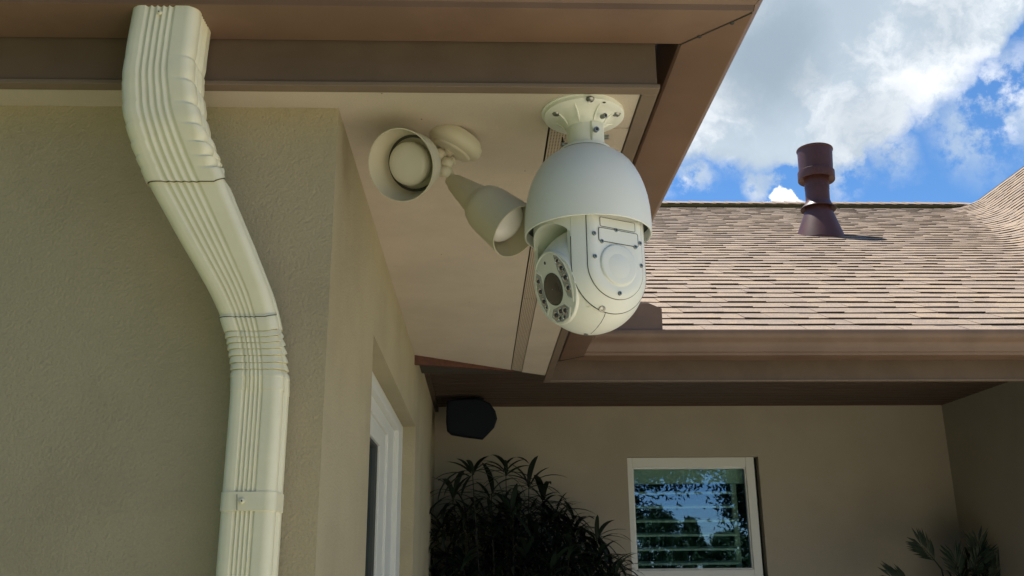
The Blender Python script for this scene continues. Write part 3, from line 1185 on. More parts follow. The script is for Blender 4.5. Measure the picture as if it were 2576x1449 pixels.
def bolt(c, ax, r=.0045, L=.008, hexr=.0028):
    c = Vector(c)
    ax = Vector(ax).normalized()
    b = MB().lathe(c, ax, [(0, r * .9), (.0006, r), (L - .0006, r), (L, r * .9), (L, hexr), (L - .003, hexr * .95), (L - .003, .0002)], 20)
    o_ = b.build('bolt', M['steel'], pz, smooth=True)
    MB().lathe(c + ax * (L - .0029), ax, [(0, hexr * .9), (.0002, .0001)], 6).build('bolt_socket', M['seal'], pz)
    return o_


vd = Vector((-CX, -CYc, -.7)).normalized()
bolt(at(1497, 328, CYc - .040), (.3, -.9, -.05), .0050, .007)
bolt(at(1512, 294, CYc - .038), (.62, -.75, -.1), .0046, .011)
bolt(at(1516, 345, CYc - .012), (.95, -.3, -.05), .0046, .011)
bolt(at(1428, 366, CYc - .002), (-.95, -.2, 0), .0044, .013)
bolt(at(1514, 364, CYc - .03), (.6, -.8, 0), .0036, .004)
# flange screws
for (x_, y_) in ((1399, 286), (1484, 250), (1550, 287), (1470, 322)):
    q = atz(x_, y_, .789)
    MB().lathe(q, (0, 0, -1), [(-.002, .0078), (0, .0078), (.0008, .0068), (.0030, .0060), (.0042, .0040), (.0030, .0028), (.0030, .0002)], 20).build('screw', M['steel'], pz, smooth=True)
q = atz(1519.5, 258, .7888)
MB().lathe(q, (0, 0, -1), [(0, .0030), (.0003, .0026), (.0004, .0001)], 16).build('screw_hole', M['seal'], pz)
# safety tether stub behind the neck
tq = [at(1414, 345, 1.56), at(1415, 360, 1.56), at(1420, 371, 1.555), at(1432, 368, 1.545), at(1445, 372, 1.54)]
MB().tube(tq, [.0012, .0028, .0034, .0036, .003], 10).build('cable_gland', M['darkrim'], pz, smooth=True)
# egg shaped sun shell
prof = [(.7165, .030), (.7175, .046), (.7165, .0485), (.7145, .0500), (.7110, .0570), (.7055, .0655), (.698, .0745), (.688, .0832), (.676, .0905),
        (.661, .0975), (.645, .1030), (.626, .1078), (.605, .1108), (.585, .1120), (.570, .1122), (.5575, .1120), (.5565, .1105),
        (.5575, .1090), (.590, .1085), (.64, .100), (.68, .085)]
MB().lathe(ctr, (0, 0, 1), prof, 112).build('sun_shell', M['ptz'], pz, smooth=True)
MB().lathe(ctr, (0, 0, 1), [(.7168, .0480), (.7225, .0470), (.7235, .045), (.7235, .03)], 72).build('shell_cap', M['ptz2'], pz, smooth=True)
MB().lathe(ctr, (0, 0, 1), [(.7166, .0484), (.7172, .0486), (.7174, .048)], 72).build('cap_seal', M['seal'], pz, smooth=True)
MB().lathe(ctr, (0, 0, 1), [(.576, .02), (.576, .1095)], 64).build('shell_inner_shade', M['seal'], pz)  # dark disc stands in for the deep shade inside the shell
# pan/tilt body ---------------------------------------------------
CB = Vector((CX, CYc, .4760))
RB = .0945
nv = Vector((math.cos(R(-154.5)), math.sin(R(-154.5)), 0))
uv = Vector((math.cos(R(-64.5)), math.sin(R(-64.5)), 0))
ZV = Vector((0, 0, 1))


def L3(p, u, z):
    return CB + nv * p + uv * u + ZV * z


# ball with the face cut flat
TD = R(17)
NF = (nv * math.cos(TD) - ZV * math.sin(TD)).normalized()
UF = NF.cross(uv).normalized()
if UF.z < 0:
    UF = -UF
DF = .0700
RFc = math.sqrt(RB * RB - DF * DF)
pf = []
a0 = math.asin(RFc / RB)
for i in range(61):
    th = a0 + (PI - a0) * i / 60
    pf.append((RB * math.cos(th), max(RB * math.sin(th), 1e-5)))
MB().lathe(CB, NF, pf, 120).build('camera_ball', M['ptz'], pz, smooth=True)
# face plate: raised rim, slightly domed plate
MB().lathe(CB, NF, [(DF - .003, RFc + .0004), (DF + .0015, RFc + .0010), (DF + .0045, RFc - .0005), (DF + .0052, RFc - .0022), (DF + .0046, RFc - .0036), (DF + .0038, RFc - .004),
                    (DF + .0055, RFc - .012), (DF + .0062, .022), (DF + .0062, .0005)], 96).build('face_plate', M['ptz'], pz, smooth=True)


def F3(a_, b_, h):          # face coordinates: a to viewer's right, b up
    ar = uv
    return CB + NF * (DF + h) + ar * a_ + UF * b_


# lens
lc = F3(-.002, -.002, .0)
MB().lathe(lc, NF, [(.0055, .0285), (.0072, .0278), (.0074, .0268), (.0072, .0262)], 64).build('lens_bezel', M['seal'], pz, smooth=True)
MB().lathe(lc, NF, [(.0058, .0266), (.0068, .0262), (.0080, .016), (.0084, .0005)], 64).build('lens', M['lens'], pz, smooth=True)
MB().lathe(lc + UF * -.001 + uv * .0115, NF, [(.0072, .0115), (.0080, .0095), (.0085, .005), (.0087, .0004)], 32).build('lens_element', M['lensin'], pz, smooth=True)
MB().lathe(F3(-.006, .046, .0052), NF, [(0, .0032), (.0006, .0028), (.0007, .0002)], 16).build('sensor_hole', M['seal'], pz)


def led_window(name, poly, leds, frame_w=.0014):
    c = Vector((sum(p[0] for p in poly) / len(poly), sum(p[1] for p in poly) / len(poly)))
    poly = [(p[0] * 1.07, p[1] * 1.07) for p in poly]
    leds = [(a_ * 1.07, b_ * 1.07, r_ * 1.2) for (a_, b_, r_) in leds]
    P = [Vector(p) for p in poly]
    big = [c + (p - c) * 1.11 for p in P]
    n_ = len(P)
    mb = MB()
    r0 = [F3(p.x, p.y, .0030) for p in big]
    r1 = [F3(p.x, p.y, .0068) for p in big]
    r2 = [F3(p.x, p.y, .0070) for p in P]
    r3 = [F3(p.x, p.y, .0062) for p in [c + (p - c) * .97 for p in P]]
    mb.rings([r0, r1, r2, r3])
    mb.build('led_bezel', M['ptz'], pz)
    MB().add([F3(p.x, p.y, .0064) for p in P], [tuple(range(n_))]).build('led_window', M['ledpit'], pz)
    for (a_, b_, r_) in leds:
        q_ = F3(a_, b_, .0062)
        MB().lathe(q_, NF, [(.0004, r_), (.0016, r_ * .96), (.0012, r_ * .8), (.0006, r_ * .45), (.0005, r_ * .4)], 20).build('led_reflector', M['led'], pz, smooth=True)
        MB().lathe(q_, NF, [(.0006, r_ * .55), (.0022, r_ * .42), (.0027, r_ * .2), (.0028, .0001)], 14).build('led', M['leddark'], pz, smooth=True)


led_window('r', [(.0235, .0495), (.0335, .0440), (.0455, .0270), (.0495, .0080), (.0480, -.0120), (.0420, -.0300), (.0310, -.0215), (.0285, .0060), (.0235, .0260)],
           [(.0360, .0225, .0060), (.0400, .0060, .0062), (.0395, -.0110, .0060), (.0310, .0360, .0045), (.0335, .0095, .0030), (.0425, .0180, .0028)])
led_window('l', [(-.0250, .0260), (-.0370, .0360), (-.0460, .0240), (-.0495, .0060), (-.0480, -.0140), (-.0400, -.0330), (-.0300, -.0250), (-.0285, .0040)],
           [(-.0375, .0210, .0055), (-.0400, .0040, .0060), (-.0385, -.0130, .0058), (-.0345, -.0240, .0035)])
led_window('b', [(-.0195, -.0310), (.0170, -.0310), (.0275, -.0400), (.0180, -.0530), (0, -.0560), (-.0180, -.0530), (-.0290, -.0420)],
           [(-.0150, -.0420, .0062), (.0010, -.0390, .0058), (.0140, -.0410, .0060), (-.0055, -.0495, .0040), (.0080, -.0500, .0040)])

# upper yoke drum with arched opening
UA = .0630


def arch(u):
    q_ = u / UA
    if abs(q_) >= 1:
        return None
    return .048 + .036 * math.sqrt(max(0, 1 - abs(q_) ** 2.4))


RC = .0965
mb = MB()
n_ = 180
bot, top, inn = [], [], []
for i in range(n_):
    th = 2 * PI * i / n_
    p_, u_ = RC * math.cos(th), RC * math.sin(th)
    a_ = arch(u_)
    u_ = max(-.081, min(.081, u_))
    zb_ = a_ if (a_ is not None) else .0
    bot.append(L3(p_, u_, zb_))
    top.append(L3(p_, u_, .125))
mids = [[bot[i].lerp(top[i], f) for i in range(n_)] for f in (0, .15, .5, 1)]
mb.rings(mids)
# rolled edge + vault inwards on the lens side
vs1, vs2, vs3, vs4 = [], [], [], []
for j in range(41):
    u_ = -UA * .9999 + 2 * UA * .9999 * j / 40
    p_ = math.sqrt(RC * RC - u_ * u_)
    z_ = arch(u_)
    vs1.append(L3(p_, u_, z_))
    vs2.append(L3(p_ - .004, u_ * .975, z_ - .0006))
    vs3.append(L3(p_ - .030, u_ * .965, z_ - .004 + .014 * (1 - (u_ / UA) ** 2)))
    vs4.append(L3(-.05, u_ * .96, z_ + .012))
mb.rings([vs1, vs2, vs3, vs4], closed=False)
mb.build('yoke', M['ptz'], pz, smooth=True)

# arms
RA = .0972
UFL = .0862                  # flattened outer face


def arm_u(p_, z_):
    zz = min(z_, 0.0)
    s2 = RA * RA - p_ * p_ - zz * zz
    us = math.sqrt(max(s2, 0))
    k_ = .004
    d_ = us - UFL
    return us if d_ < -k_ else (UFL if d_ > k_ else us - (d_ + k_) ** 2 / (4 * k_))


HW = math.sqrt(RA * RA - UA * UA)


def stadium(hw, ztop, n_=40, zc=0.0):
    """outline of a U shaped plate: up the left side, down the right side, round the bottom"""
    pts = []
    for i in range(n_ + 1):
        th = PI * i / n_
        pts.append((hw * math.cos(PI + th) if False else -hw * math.cos(th), zc - hw * math.sin(th)))
    pts.append((hw, ztop))
    pts.append((-hw, ztop))
    return pts


for sgn in (1, -1):
    mb = MB()
    rows = []
    NR = 34
    for r_ in range(NR + 1):
        f = 1 - r_ / NR
        f = f ** .6 if f > 0 else 0
        row = []
        for i in range(61):
            th = PI * i / 60
            p_, z_ = -HW * f * math.cos(th), -HW * f * math.sin(th)
            row.append((p_, z_))
        for tz in (.02, .045, .07, .095, .12):
            row.append((HW * f, tz))
        for pp in (.5, 0, -.5):
            row.append((HW * f * pp, .12))
        for tz in (.12, .095, .07, .045, .02):
            row.append((-HW * f, tz))
        rows.append([L3(p_, sgn * arm_u(p_, z_), z_) for (p_, z_) in row])
    lip = [L3(p_, sgn * (UA - .012), z_) for (p_, z_) in
           [(-(HW - .0004) * math.cos(PI * i / 60), -(HW - .0004) * math.sin(PI * i / 60)) for i in range(61)]
           + [(HW, tz) for tz in (.02, .045, .07, .095, .12)] + [(HW * .5, .12), (0, .12), (-HW * .5, .12)] + [(-HW, tz) for tz in (.12, .095, .07, .045, .02)]]
    mb.rings([lip] + rows)
    mb.build('arm', M['ptz'], pz, smooth=True)
# thin dark tube drawn as the shadow gap where the arm meets the ball
sl = []
for i in range(61):
    th = PI * i / 60
    sl.append((-(HW + .0002) * math.cos(th), -(HW + .0002) * math.sin(th)))
pts = [L3(p_, UA - .0012, z_) for (p_, z_) in [(-HW - .0002, .05)] + sl + [(HW + .0002, .05)]]
MB().tube(pts, .0009, 6).build('arm_seal', M['seal'], pz)


def on_arm(p_, z_, h=0.0):
    return L3(p_, arm_u(p_, z_) + h, z_)


# service panel
PHW, PZT = .0545, .090


def plate(outline, h, m_, name, seal_r=0.0, seal_h=.0002, rows_=14, hollow=False):
    mb = MB()
    c_ = Vector((sum(p[0] for p in outline) / len(outline), sum(p[1] for p in outline) / len(outline)))
    rr = [[on_arm(p[0], p[1], -.001) for p in outline], [on_arm(p[0], p[1], h - .0004) for p in outline]]
    for r_ in range(rows_ + 1):
        f = 1 - r_ / rows_
        f = .985 * f
        rr.append([on_arm(c_.x + (p[0] - c_.x) * f, c_.y + (p[1] - c_.y) * f, h) for p in outline])
    mb.rings(rr)
    o_ = mb.build(name, m_, pz, smooth=True)
    if seal_r > 0:
        pp = [on_arm(p[0], p[1], seal_h) for p in outline]
        MB().tube(pp + [pp[0]], seal_r, 6).build(name + '_seal', M['seal'], pz)
    return o_


so = []
for i in range(41):
    th = PI * i / 40
    so.append((-PHW * math.cos(th), .0 - PHW * math.sin(th)))
for tz in (.02, .04, .06, .08):
    so.append((PHW, tz))
for i in range(5):
    a_ = PI / 2 * i / 4
    so.append((PHW - .006 + .006 * math.cos(a_), PZT - .006 + .006 * math.sin(a_)))
for i in range(5):
    a_ = PI / 2 + PI / 2 * i / 4
    so.append((-PHW + .006 + .006 * math.cos(a_), PZT - .006 + .006 * math.sin(a_)))
for tz in (.08, .06, .04, .02):
    so.append((-PHW, tz))
plate(so, .0016, M['ptz'], 'service_panel', seal_r=.0009)


def ro(x0, x1, z0, z1, r_=.003):
    out_ = []
    for (cx, cz, a0_) in ((x1 - r_, z1 - r_, 0), (x0 + r_, z1 - r_, 90), (x0 + r_, z0 + r_, 180), (x1 - r_, z0 + r_, 270)):
        for i in range(4):
            a_ = R(a0_ + 30 * i)
            out_.append((cx + r_ * math.cos(a_), cz + r_ * math.sin(a_)))
    dense = []
    for i, p in enumerate(out_):
        q_ = out_[(i + 1) % len(out_)]
        nseg = max(1, int(math.hypot(q_[0] - p[0], q_[1] - p[1]) / .008))
        for s_ in range(nseg):
            dense.append((lerp(p[0], q_[0], s_ / nseg), lerp(p[1], q_[1], s_ / nseg)))
    return dense


# p increases to the viewer's left on this arm
plate(ro(-.038, .032, .0670, .0830, .002), .0021, M['ptz'], 'label_plate', seal_r=.0005, seal_h=.0019, rows_=6)
plate(ro(-.043, .036, .0405, .0640), .0026, M['ptz'], 'hatch', seal_r=.0006, seal_h=.0025, rows_=6)
dsk = [(-.001 + .036 * math.cos(2 * PI * i / 48), .003 + .036 * math.sin(2 * PI * i / 48)) for i in range(48)]
mb = MB()
rr = []
for (f, h) in ((1.04, .0012), (1.0, .0020), (.985, .0045), (.955, .0062), (.90, .0070), (.6, .0074), (.3, .0075), (.01, .0075)):
    rr.append([L3(p_ * f, UFL + h * .8, .003 + (z_ - .003) * f) for (p_, z_) in dsk])
mb.rings(rr)
mb.build('pivot_cover', M['ptz'], pz, smooth=True)
for (p_, z_) in ((.044, .052), (.044, .012), (-.0485, .049), (-.0485, .009), (-.002, -.0455), (.001, .0640), (.030, .0400), (-.037, .0400)):
    q = on_arm(p_, z_, .0022)
    MB().lathe(q, uv, [(-.001, .0038), (.0008, .0036), (.0016, .0030), (.0018, .0019), (.0006, .0016), (.0006, .0002)], 18).build('screw', M['steel'], pz, smooth=True)
    MB().lathe(q, uv, [(.0007, .0015), (.0008, .0001)], 8).build('screw_socket', M['seal'], pz)
# pocket screws on the ball and the vertical shell seam
sp2 = Vector((0, 0, 0))


def on_ball(x_, y_, h=0.0):
    d = ray(x_, y_).normalized()
    oc = -CB
    b__ = d.dot(CB)
    c__ = CB.length_squared - (RB + h) ** 2
    t_ = b__ - math.sqrt(max(b__ * b__ - c__, 0))
    return d * t_


q = on_ball(1512, 776)
nq = (q - CB).normalized()
MB().lathe(q - nq * .002, (nq + uv * .4).normalized(), [(0, .0058), (.0062, .0058), (.0066, .0052), (.0060, .003), (.0045, .0026), (.0045, .0002)], 20).build('screw', M['steel'], pz, smooth=True)
pk = MB()
tl = on_ball(1478, 772, .0006)
rr = []
for j in range(9):
    f = j / 8
    c_ = on_ball(lerp(1476, 1508, f), lerp(772, 777, f), .0002)
    n__ = (c_ - CB).normalized()
    sd_ = n__.cross((q - tl).normalized())
    w_ = .0012 + .0046 * f
    rr.append([c_ + sd_ * w_ * 1.1, c_ + sd_ * w_ * .6 - n__ * (.0012 * f - .0006), c_ - n__ * (.0030 * f - .0006), c_ - sd_ * w_ * .6 - n__ * (.0012 * f - .0006), c_ - sd_ * w_ * 1.1])
pk.rings(rr, closed=False)
pk.build('screw_pocket', M['ptz2'], pz, smooth=True)
q = on_ball(1474, 840)
nq = (q - CB).normalized()
MB().lathe(q - nq * .002, nq, [(0, .0040), (.0035, .0038), (.0040, .003), (.003, .002), (.003, .0002)], 16).build('screw', M['steel'], pz, smooth=True)
pts = [on_ball(x_, y_, .00005) for (x_, y_) in ((1523, 770), (1524, 780), (1520, 795), (1512, 810), (1503, 822), (1494, 832), (1486, 839))]
MB().tube(pts, .00055, 6).build('shell_seam', M['seal'], pz)

# ------------------------------------------------------------------ speaker in the porch corner
spk = thing('wall_speaker', 'small dark outdoor speaker hanging below the porch ceiling in the corner', 'speaker', (-.05, 4.95, .72))
out_ = [(1124, 1008), (1150, 1004), (1205, 1003), (1232, 1014), (1246, 1034), (1250.5, 1053), (1243, 1074), (1228, 1090), (1213.6, 1104.6), (1170, 1099), (1134, 1093), (1124, 1084), (1121.5, 1062), (1122, 1030)]
ring0 = [at(x_, y_, 4.86) for (x_, y_) in out_]
cc = sum(ring0, Vector()) / len(ring0)
mb = MB()
mb.rings([[cc + (p - cc) * .93 + Vector((0, -.010, 0)) for p in ring0], [cc + (p - cc) * .985 + Vector((0, -.004, 0)) for p in ring0], ring0,
          [p + Vector((.0, .06, .004)) for p in ring0], [cc + (p - cc) * .80 + Vector((.0, .20, .02)) for p in ring0]], True, True, True)
mb.build('cabinet', M['speaker'], spk, smooth=True)
MB().tube([cc + Vector((.03, .1, .05)), cc + Vector((.04, .12, .13)), Vector((cc.x + .04, cc.y + .12, ZC - .001))], .012, 8).build('bracket', M['speaker'], spk)
MB().lathe(cc + Vector((.04, .12, .118)), (0, 0, 1), [(0, .03), (.012, .03)], 20, True, True).build('bracket_plate', M['speaker'], spk)
MB().add([cc + (p - cc) * .82 + Vector((0, -.0125, 0)) for p in ring0], [tuple(range(len(ring0)))]).build('grille', M['speaker'], spk)


# ------------------------------------------------------------------ plants
def leaf_mesh(L, W_, droop, seg=7):
    vs, fs = [], []
    for i in range(seg + 1):
        f = i / seg
        w_ = W_ * (math.sin(PI * min(1, f * .92 + .06)) ** .7) * (1 if f < .999 else 0.02)
        a_ = droop * f
        y_ = L * (math.sin(a_) / droop if droop > 1e-3 else f)
        z_ = -L * ((1 - math.cos(a_)) / droop if droop > 1e-3 else 0)
        fold = w_ * .25
        vs += [(-w_, y_, z_ + fold), (0, y_, z_), (w_, y_, z_ + fold)]
    for i in range(seg):
        o_ = i * 3
        fs += [(o_, o_ + 1, o_ + 4, o_ + 3), (o_ + 1, o_ + 2, o_ + 5, o_ + 4)]
    me = bpy.data.meshes.new('leaf')
    me.from_pydata(vs, [], fs)
    me.materials.append(M['leaf'])
    me.polygons.foreach_set('use_smooth', [True] * len(me.polygons))
    return me


leafs = [leaf_mesh(L_, W_, dr) for (L_, W_, dr) in ((.19, .014, .9), (.21, .015, 1.2), (.24, .015, 1.6), (.17, .014, .7), (.21, .017, 1.1), (.26, .014, 1.8))]
plant = thing('potted_palm', 'tall leafy dark palm plant with drooping blades in the porch corner', 'plant', (.25, 4.85, GZ))
cl = [(1272, 1185, 0), (1188, 1188, 0), (1330, 1215, 0), (1140, 1248, 0), (1235, 1240, 0), (1365, 1262, 0), (1172, 1285, 0), (1290, 1292, 0), (1395, 1300, 0), (1112, 1320, 0),
      (1238, 1345, 0), (1345, 1350, 0), (1440, 1332, 0), (1502, 1352, 0), (1432, 1395, 0), (1320, 1402, 0), (1165, 1420, 0), (1500, 1410, 0), (1390, 1442, 0), (1545, 1435, 0), (1250, 1430, 0), (1465, 1450, 0)]
rnd = random.Random(11)
stems = MB()
count = 0
for (x_, y_, _) in cl:
    Yp = rnd.uniform(4.72, 5.0)
    c_ = at(x_, y_, Yp)
    root = Vector((.18 + (c_.x - .2) * .35, 4.86, GZ + .3))
    mid = root.lerp(c_, .6) + Vector(((c_.x - root.x) * .1, 0, .12))
    stems.tube([root, root.lerp(mid, .5) + Vector((0, 0, .05)), mid, c_], [.007, .006, .004, .002], 6)
    side = (x_ - 1290) / 260
    tilt_ = rnd.uniform(-.35, .35)
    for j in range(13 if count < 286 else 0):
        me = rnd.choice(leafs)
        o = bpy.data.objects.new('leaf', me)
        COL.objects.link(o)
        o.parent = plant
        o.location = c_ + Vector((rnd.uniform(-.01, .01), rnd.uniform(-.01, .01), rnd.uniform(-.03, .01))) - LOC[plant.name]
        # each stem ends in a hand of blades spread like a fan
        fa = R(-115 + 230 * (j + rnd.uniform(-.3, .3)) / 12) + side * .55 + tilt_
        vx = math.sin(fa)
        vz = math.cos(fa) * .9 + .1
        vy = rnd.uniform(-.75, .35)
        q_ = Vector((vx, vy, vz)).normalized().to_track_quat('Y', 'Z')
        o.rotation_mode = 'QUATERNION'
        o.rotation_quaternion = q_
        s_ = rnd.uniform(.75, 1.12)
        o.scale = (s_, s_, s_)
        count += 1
stems.build('stem', M['stem'], plant, smooth=True)
# inner foliage too dense to tell apart
fo = MB()
for i in range(1900):
    x_ = rnd.uniform(1085, 1560)
    top_ = 1230 if x_ < 1400 else 1230 + (x_ - 1400) * 1.0
    if x_ < 1200:
        top_ = 1230 + (1200 - x_) * .5
    y_ = rnd.uniform(top_ + 40, 1580)
    if rnd.random() < .5 and math.hypot((x_ - 1190) / 60, (y_ - 1370) / 45) < 1:
        continue
    c_ = at(x_, y_, rnd.uniform(4.85, 5.15))
    me = rnd.choice(leafs[:5])
    q_ = Vector((rnd.uniform(-1, 1), rnd.uniform(-.6, .3), rnd.uniform(-.3, 1))).normalized().to_track_quat('Y', 'Z')
    s_ = rnd.uniform(.5, .85)
    n = len(fo.v)
    fo.v += [tuple(c_ + q_ @ (Vector(v.co) * s_)) for v in me.vertices]
    fo.f += [tuple(j + n for j in p.vertices) for p in me.polygons]
fo.build('foliage', M['leaf'], plant, kind='stuff')
MB().lathe((.2, 4.86, GZ), (0, 0, 1), [(0, .13), (.02, .15), (.30, .20), (.33, .21), (.33, .19), (.30, .18)], 32, cap0=True).build('pot', M['pot'], plant, smooth=True)

# small palm at the right of the porch
pl2 = thing('small_palm', 'low palm with narrow fronds before the right porch wall', 'plant', (2.45, 4.85, GZ))


def frond(base, tip_dir, L_, n_, spread, name='frond', wl=.0075, lw=.14):
    mb_ = MB()
    d_ = Vector(tip_dir).normalized()
    pts_ = []
    for i in range(11):
        f = i / 10
        pts_.append(Vector(base) + d_ * (L_ * f) + Vector((0, -.02 * f, -.10 * L_ * f * f)))
    mb_.tube(pts_, [.004 * (1 - .7 * i / 10) for i in range(11)], 5)
    nrm_ = Vector((0, -1, 0))
    for i in range(n_):
        f = .35 + .65 * i / (n_ - 1)
        j = min(9, int(f * 10))
        c_ = pts_[j].lerp(pts_[j + 1], f * 10 - j)
        for sg_ in (-1, 1):
            lat = d_.cross(nrm_).normalized() * sg_
            dl = (d_ * (.9 if f < .98 else 1.4) + lat * spread * (1.15 - f * .5) + Vector((0, rnd.uniform(-.15, .1), 0))).normalized()
            ll = lw * (1 - .45 * abs(f - .7)) * rnd.uniform(.85, 1.1)
            sdv = dl.cross(nrm_).normalized() * wl
            e1_ = c_ + dl * ll * .5
            mb_.add([c_, e1_ + sdv, c_ + dl * ll + Vector((0, 0, -.012)), e1_ - sdv, e1_ + Vector((0, -.002, 0))], [(0, 1, 4), (1, 2, 4), (2, 3, 4), (3, 0, 4)])
    return mb_


b0 = at(2362, 1420, 4.95)
for (bx, by, dx, dz, L_) in ((2368, 1432, -.62, .78, .17), (2462, 1450, .0, 1, .17), (2440, 1480, .35, .94, .18), (2420, 1480, -.2, .98, .16), (2310, 1480, -.9, .42, .16), (2480, 1490, .5, .85, .16)):
    bb = at(bx, by, 4.95)
    frond(bb, (dx, -.1, dz), L_, 9, .62).build('frond', M['leafw'], pl2)
    MB().tube([Vector((2.45, 4.88, GZ + .25)), Vector((2.45, 4.88, GZ + .8)).lerp(bb, .4), bb], [.008, .006, .004], 6).build('stem', M['stem'], pl2)
fo = MB()
for i in range(420):
    x_ = rnd.gauss(2455, 42)
    y_ = rnd.uniform(1395 + abs(x_ - 2450) * .8, 1620)
    c_ = at(x_, y_, rnd.uniform(4.9, 5.1))
    me = rnd.choice(leafs[:4])
    q_ = Vector((rnd.uniform(-.8, .8), rnd.uniform(-.4, .2), rnd.uniform(0, 1))).normalized().to_track_quat('Y', 'Z')
    s_ = rnd.uniform(.35, .6)
    n = len(fo.v)
    fo.v += [tuple(c_ + q_ @ (Vector(v.co) * s_)) for v in me.vertices]
    fo.f += [tuple(j + n for j in p.vertices) for p in me.polygons]
fo.build('foliage', M['leaf'], pl2, kind='stuff')
MB().lathe((2.45, 4.88, GZ), (0, 0, 1), [(0, .11), (.26, .16), (.28, .17), (.28, .15), (.25, .15)], 28, cap0=True).build('pot', M['pot'], pl2, smooth=True)

# ------------------------------------------------------------------ roof vent pipe
PY = 7.56
pb0 = at(2062, 588, PY)
pt0 = at(2047, 360, PY + .02)
vx_ = thing('flue_pipe', 'dark red brown metal flue pipe with storm collar on the shingled roof', 'vent pipe', pb0)
axp = Vector((.02, .0, 1)).normalized()
c0 = Vector((pb0.x, PY, 0))


def lz(h0, lst, name, n=56, **kw):
    cxx = pb0.x + (h0 - 2.8) * .045
    ax_ = Vector((.045, 0, 1)).normalized()
    base = Vector((pb0.x - 2.8 * .045, PY, 0))
    return MB().lathe(base, ax_, [(h, r_) for (h, r_) in lst], n, **kw).build(name, M['pipe'], vx_, smooth=True)


lz(2.7, [(2.63, .235), (2.76, .206), (3.02, .116), (3.045, .108), (3.05, .10)], 'flashing_cone')
lz(3.0, [(3.06, .1045), (3.03, .150), (3.026, .153), (3.032, .154), (3.075, .116), (3.10, .1085), (3.10, .104)], 'storm_collar')
lz(3.2, [(3.0, .104), (3.215, .104), (3.216, .1065), (3.222, .1065), (3.223, .104), (3.238, .104), (3.239, .107), (3.246, .107), (3.247, .104), (3.262, .104), (3.263, .107), (3.270, .107), (3.271, .104), (3.40, .104)], 'pipe')
lz(3.3, [(3.33, .09), (3.31, .150), (3.305, .158), (3.31, .160), (3.385, .1605), (3.388, .156), (3.392, .150)], 'cap_skirt')
lz(3.5, [(3.385, .148), (3.59, .152), (3.595, .158), (3.602, .160), (3.609, .158), (3.612, .150), (3.635, .06), (3.64, .001)], 'cap')
lz(3.3, [(3.32, .152), (3.355, .09)], 'cap_baffle')
fl_ = MB()
zq = EV.z + (PY - EV.y) * SL
fl_.prism([(pb0.x - .30, PY - .30, zq - .15 + .012), (pb0.x + .30, PY - .30, zq - .15 + .012), (pb0.x + .30, PY + .30, zq + .15 + .012), (pb0.x - .30, PY + .30, zq + .15 + .012)], (0, 0, .003))
# ragged shingle tabs dressed round the cone foot
lz(2.7, [(2.70, .222), (2.705, .223), (2.72, .218)], 'flashing_foot')


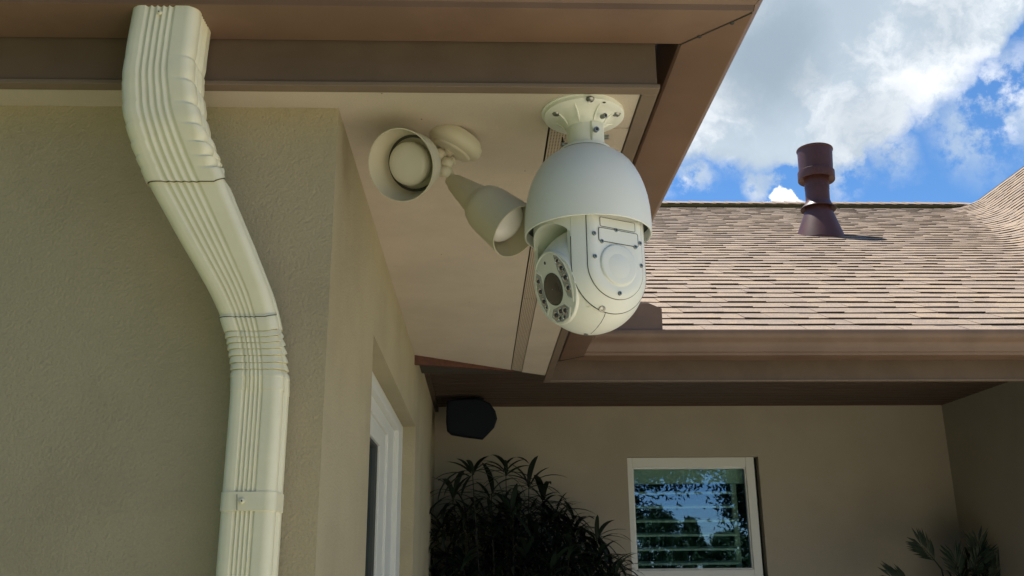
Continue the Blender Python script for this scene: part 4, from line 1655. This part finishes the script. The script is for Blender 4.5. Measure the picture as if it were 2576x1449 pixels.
# ------------------------------------------------------------------ trees behind the viewer (mirrored in the porch window, or unseen and added to block light)
def tree(name, label, x, y, h, r_, m_, cone=False, low=.3, n_=2600, ls=.16, grp=None, trunk_r=.14):
    t_ = thing(name, label, 'tree', (x, y, GZ), grp)
    tr_ = MB()
    tr_.tube([(x, y, GZ), (x + .05, y, GZ + h * .4), (x - .04, y + .05, GZ + h * .75), (x, y, GZ + h * .96)], [trunk_r, trunk_r * .75, trunk_r * .4, trunk_r * .1], 8)
    for i in range(12):
        f = low + (1 - low) * i / 12
        a_ = i * 2.4
        rr_ = r_ * (.8 * (1 - f) if cone else .7)
        tr_.tube([(x, y, GZ + h * f * .92), (x + rr_ * .5 * math.cos(a_), y + rr_ * .5 * math.sin(a_), GZ + h * f * .92 + .2), (x + rr_ * math.cos(a_), y + rr_ * math.sin(a_), GZ + h * f * .92 + (.1 if cone else .5))], [trunk_r * .35, trunk_r * .22, trunk_r * .08], 5)
    tr_.build('trunk', M['barkm'], t_, smooth=True)
    fo_ = MB()
    rd = random.Random(int(x * 31 + y * 17))
    clumps = []
    for i in range(110):
        f = rd.uniform(low, 1)
        if cone:
            rr_ = r_ * (1 - f) / (1 - low) * rd.uniform(.5, 1.1) + .05
        else:
            rr_ = r_ * math.sqrt(max(0, 1 - ((f - (low + 1) / 2) / ((1 - low) / 2)) ** 2)) * rd.uniform(.3, 1.05)
        a_ = rd.uniform(0, 2 * PI)
        clumps.append((x + rr_ * math.cos(a_), y + rr_ * math.sin(a_), GZ + h * f, (.18 if cone else .32) * r_))
    for i in range(n_):
        c_ = rd.choice(clumps)
        p = Vector((rd.gauss(c_[0], c_[3] * .42), rd.gauss(c_[1], c_[3] * .42), rd.gauss(c_[2], c_[3] * .32)))
        u_ = Vector((rd.gauss(0, 1), rd.gauss(0, 1), rd.gauss(0, 1))).normalized()
        w_ = u_.orthogonal().normalized()
        s_ = ls * rd.uniform(.6, 1.3)
        fo_.add([p - u_ * s_, p + w_ * s_ * .35, p + u_ * s_, p - w_ * s_ * .35], [(0, 1, 2, 3)])
    me = bpy.data.meshes.new('crown')
    me.from_pydata([Vector(v) - LOC[t_.name] for v in fo_.v], [], fo_.f)
    me.materials.append(m_)
    o_ = bpy.data.objects.new('crown', me)
    COL.objects.link(o_)
    o_.parent = t_
    return t_


tree('pine_tree', 'pointed green pine mirrored at the left of the porch window glass', 9.3, -40, 4.5, 1.5, M['pineleaf'], False, .02, 9000, .12)
tree('pine_tree', 'slim green pine mirrored in the middle of the porch window glass', 11.7, -42, 4.0, 1.7, M['pineleaf'], True, .02, 9000, .12)
tree('pine_tree', 'short green pine mirrored at the right of the porch window glass', 14.0, -42, 3.3, 1.6, M['pineleaf'], False, .02, 9000, .12)
tree('oak_tree', 'spreading dark oak mirrored at the top left of the porch window glass', 3.5, -20, 7.8, 3.3, M['treeleaf'], False, .40, 34000, .10, trunk_r=.18)
tree('oak_tree', 'leafy oak mirrored at the top right of the porch window glass', 10.4, -20, 7.6, 3.1, M['treeleaf'], False, .36, 34000, .10, trunk_r=.18)
tree('oak_tree', 'unseen leafy oak added left of the viewer to block sky light', -5.5, -5.0, 8.0, 3.6, M['treeleaf'], False, .12, 16000, .26, trunk_r=.22)  # added out of view, with the next, to keep sky light off the front wall
tree('oak_tree', 'unseen leafy oak added behind the viewer to darken the front wall', -1.8, -11.0, 9.0, 4.0, M['treeleaf'], False, .12, 16000, .26, trunk_r=.22)
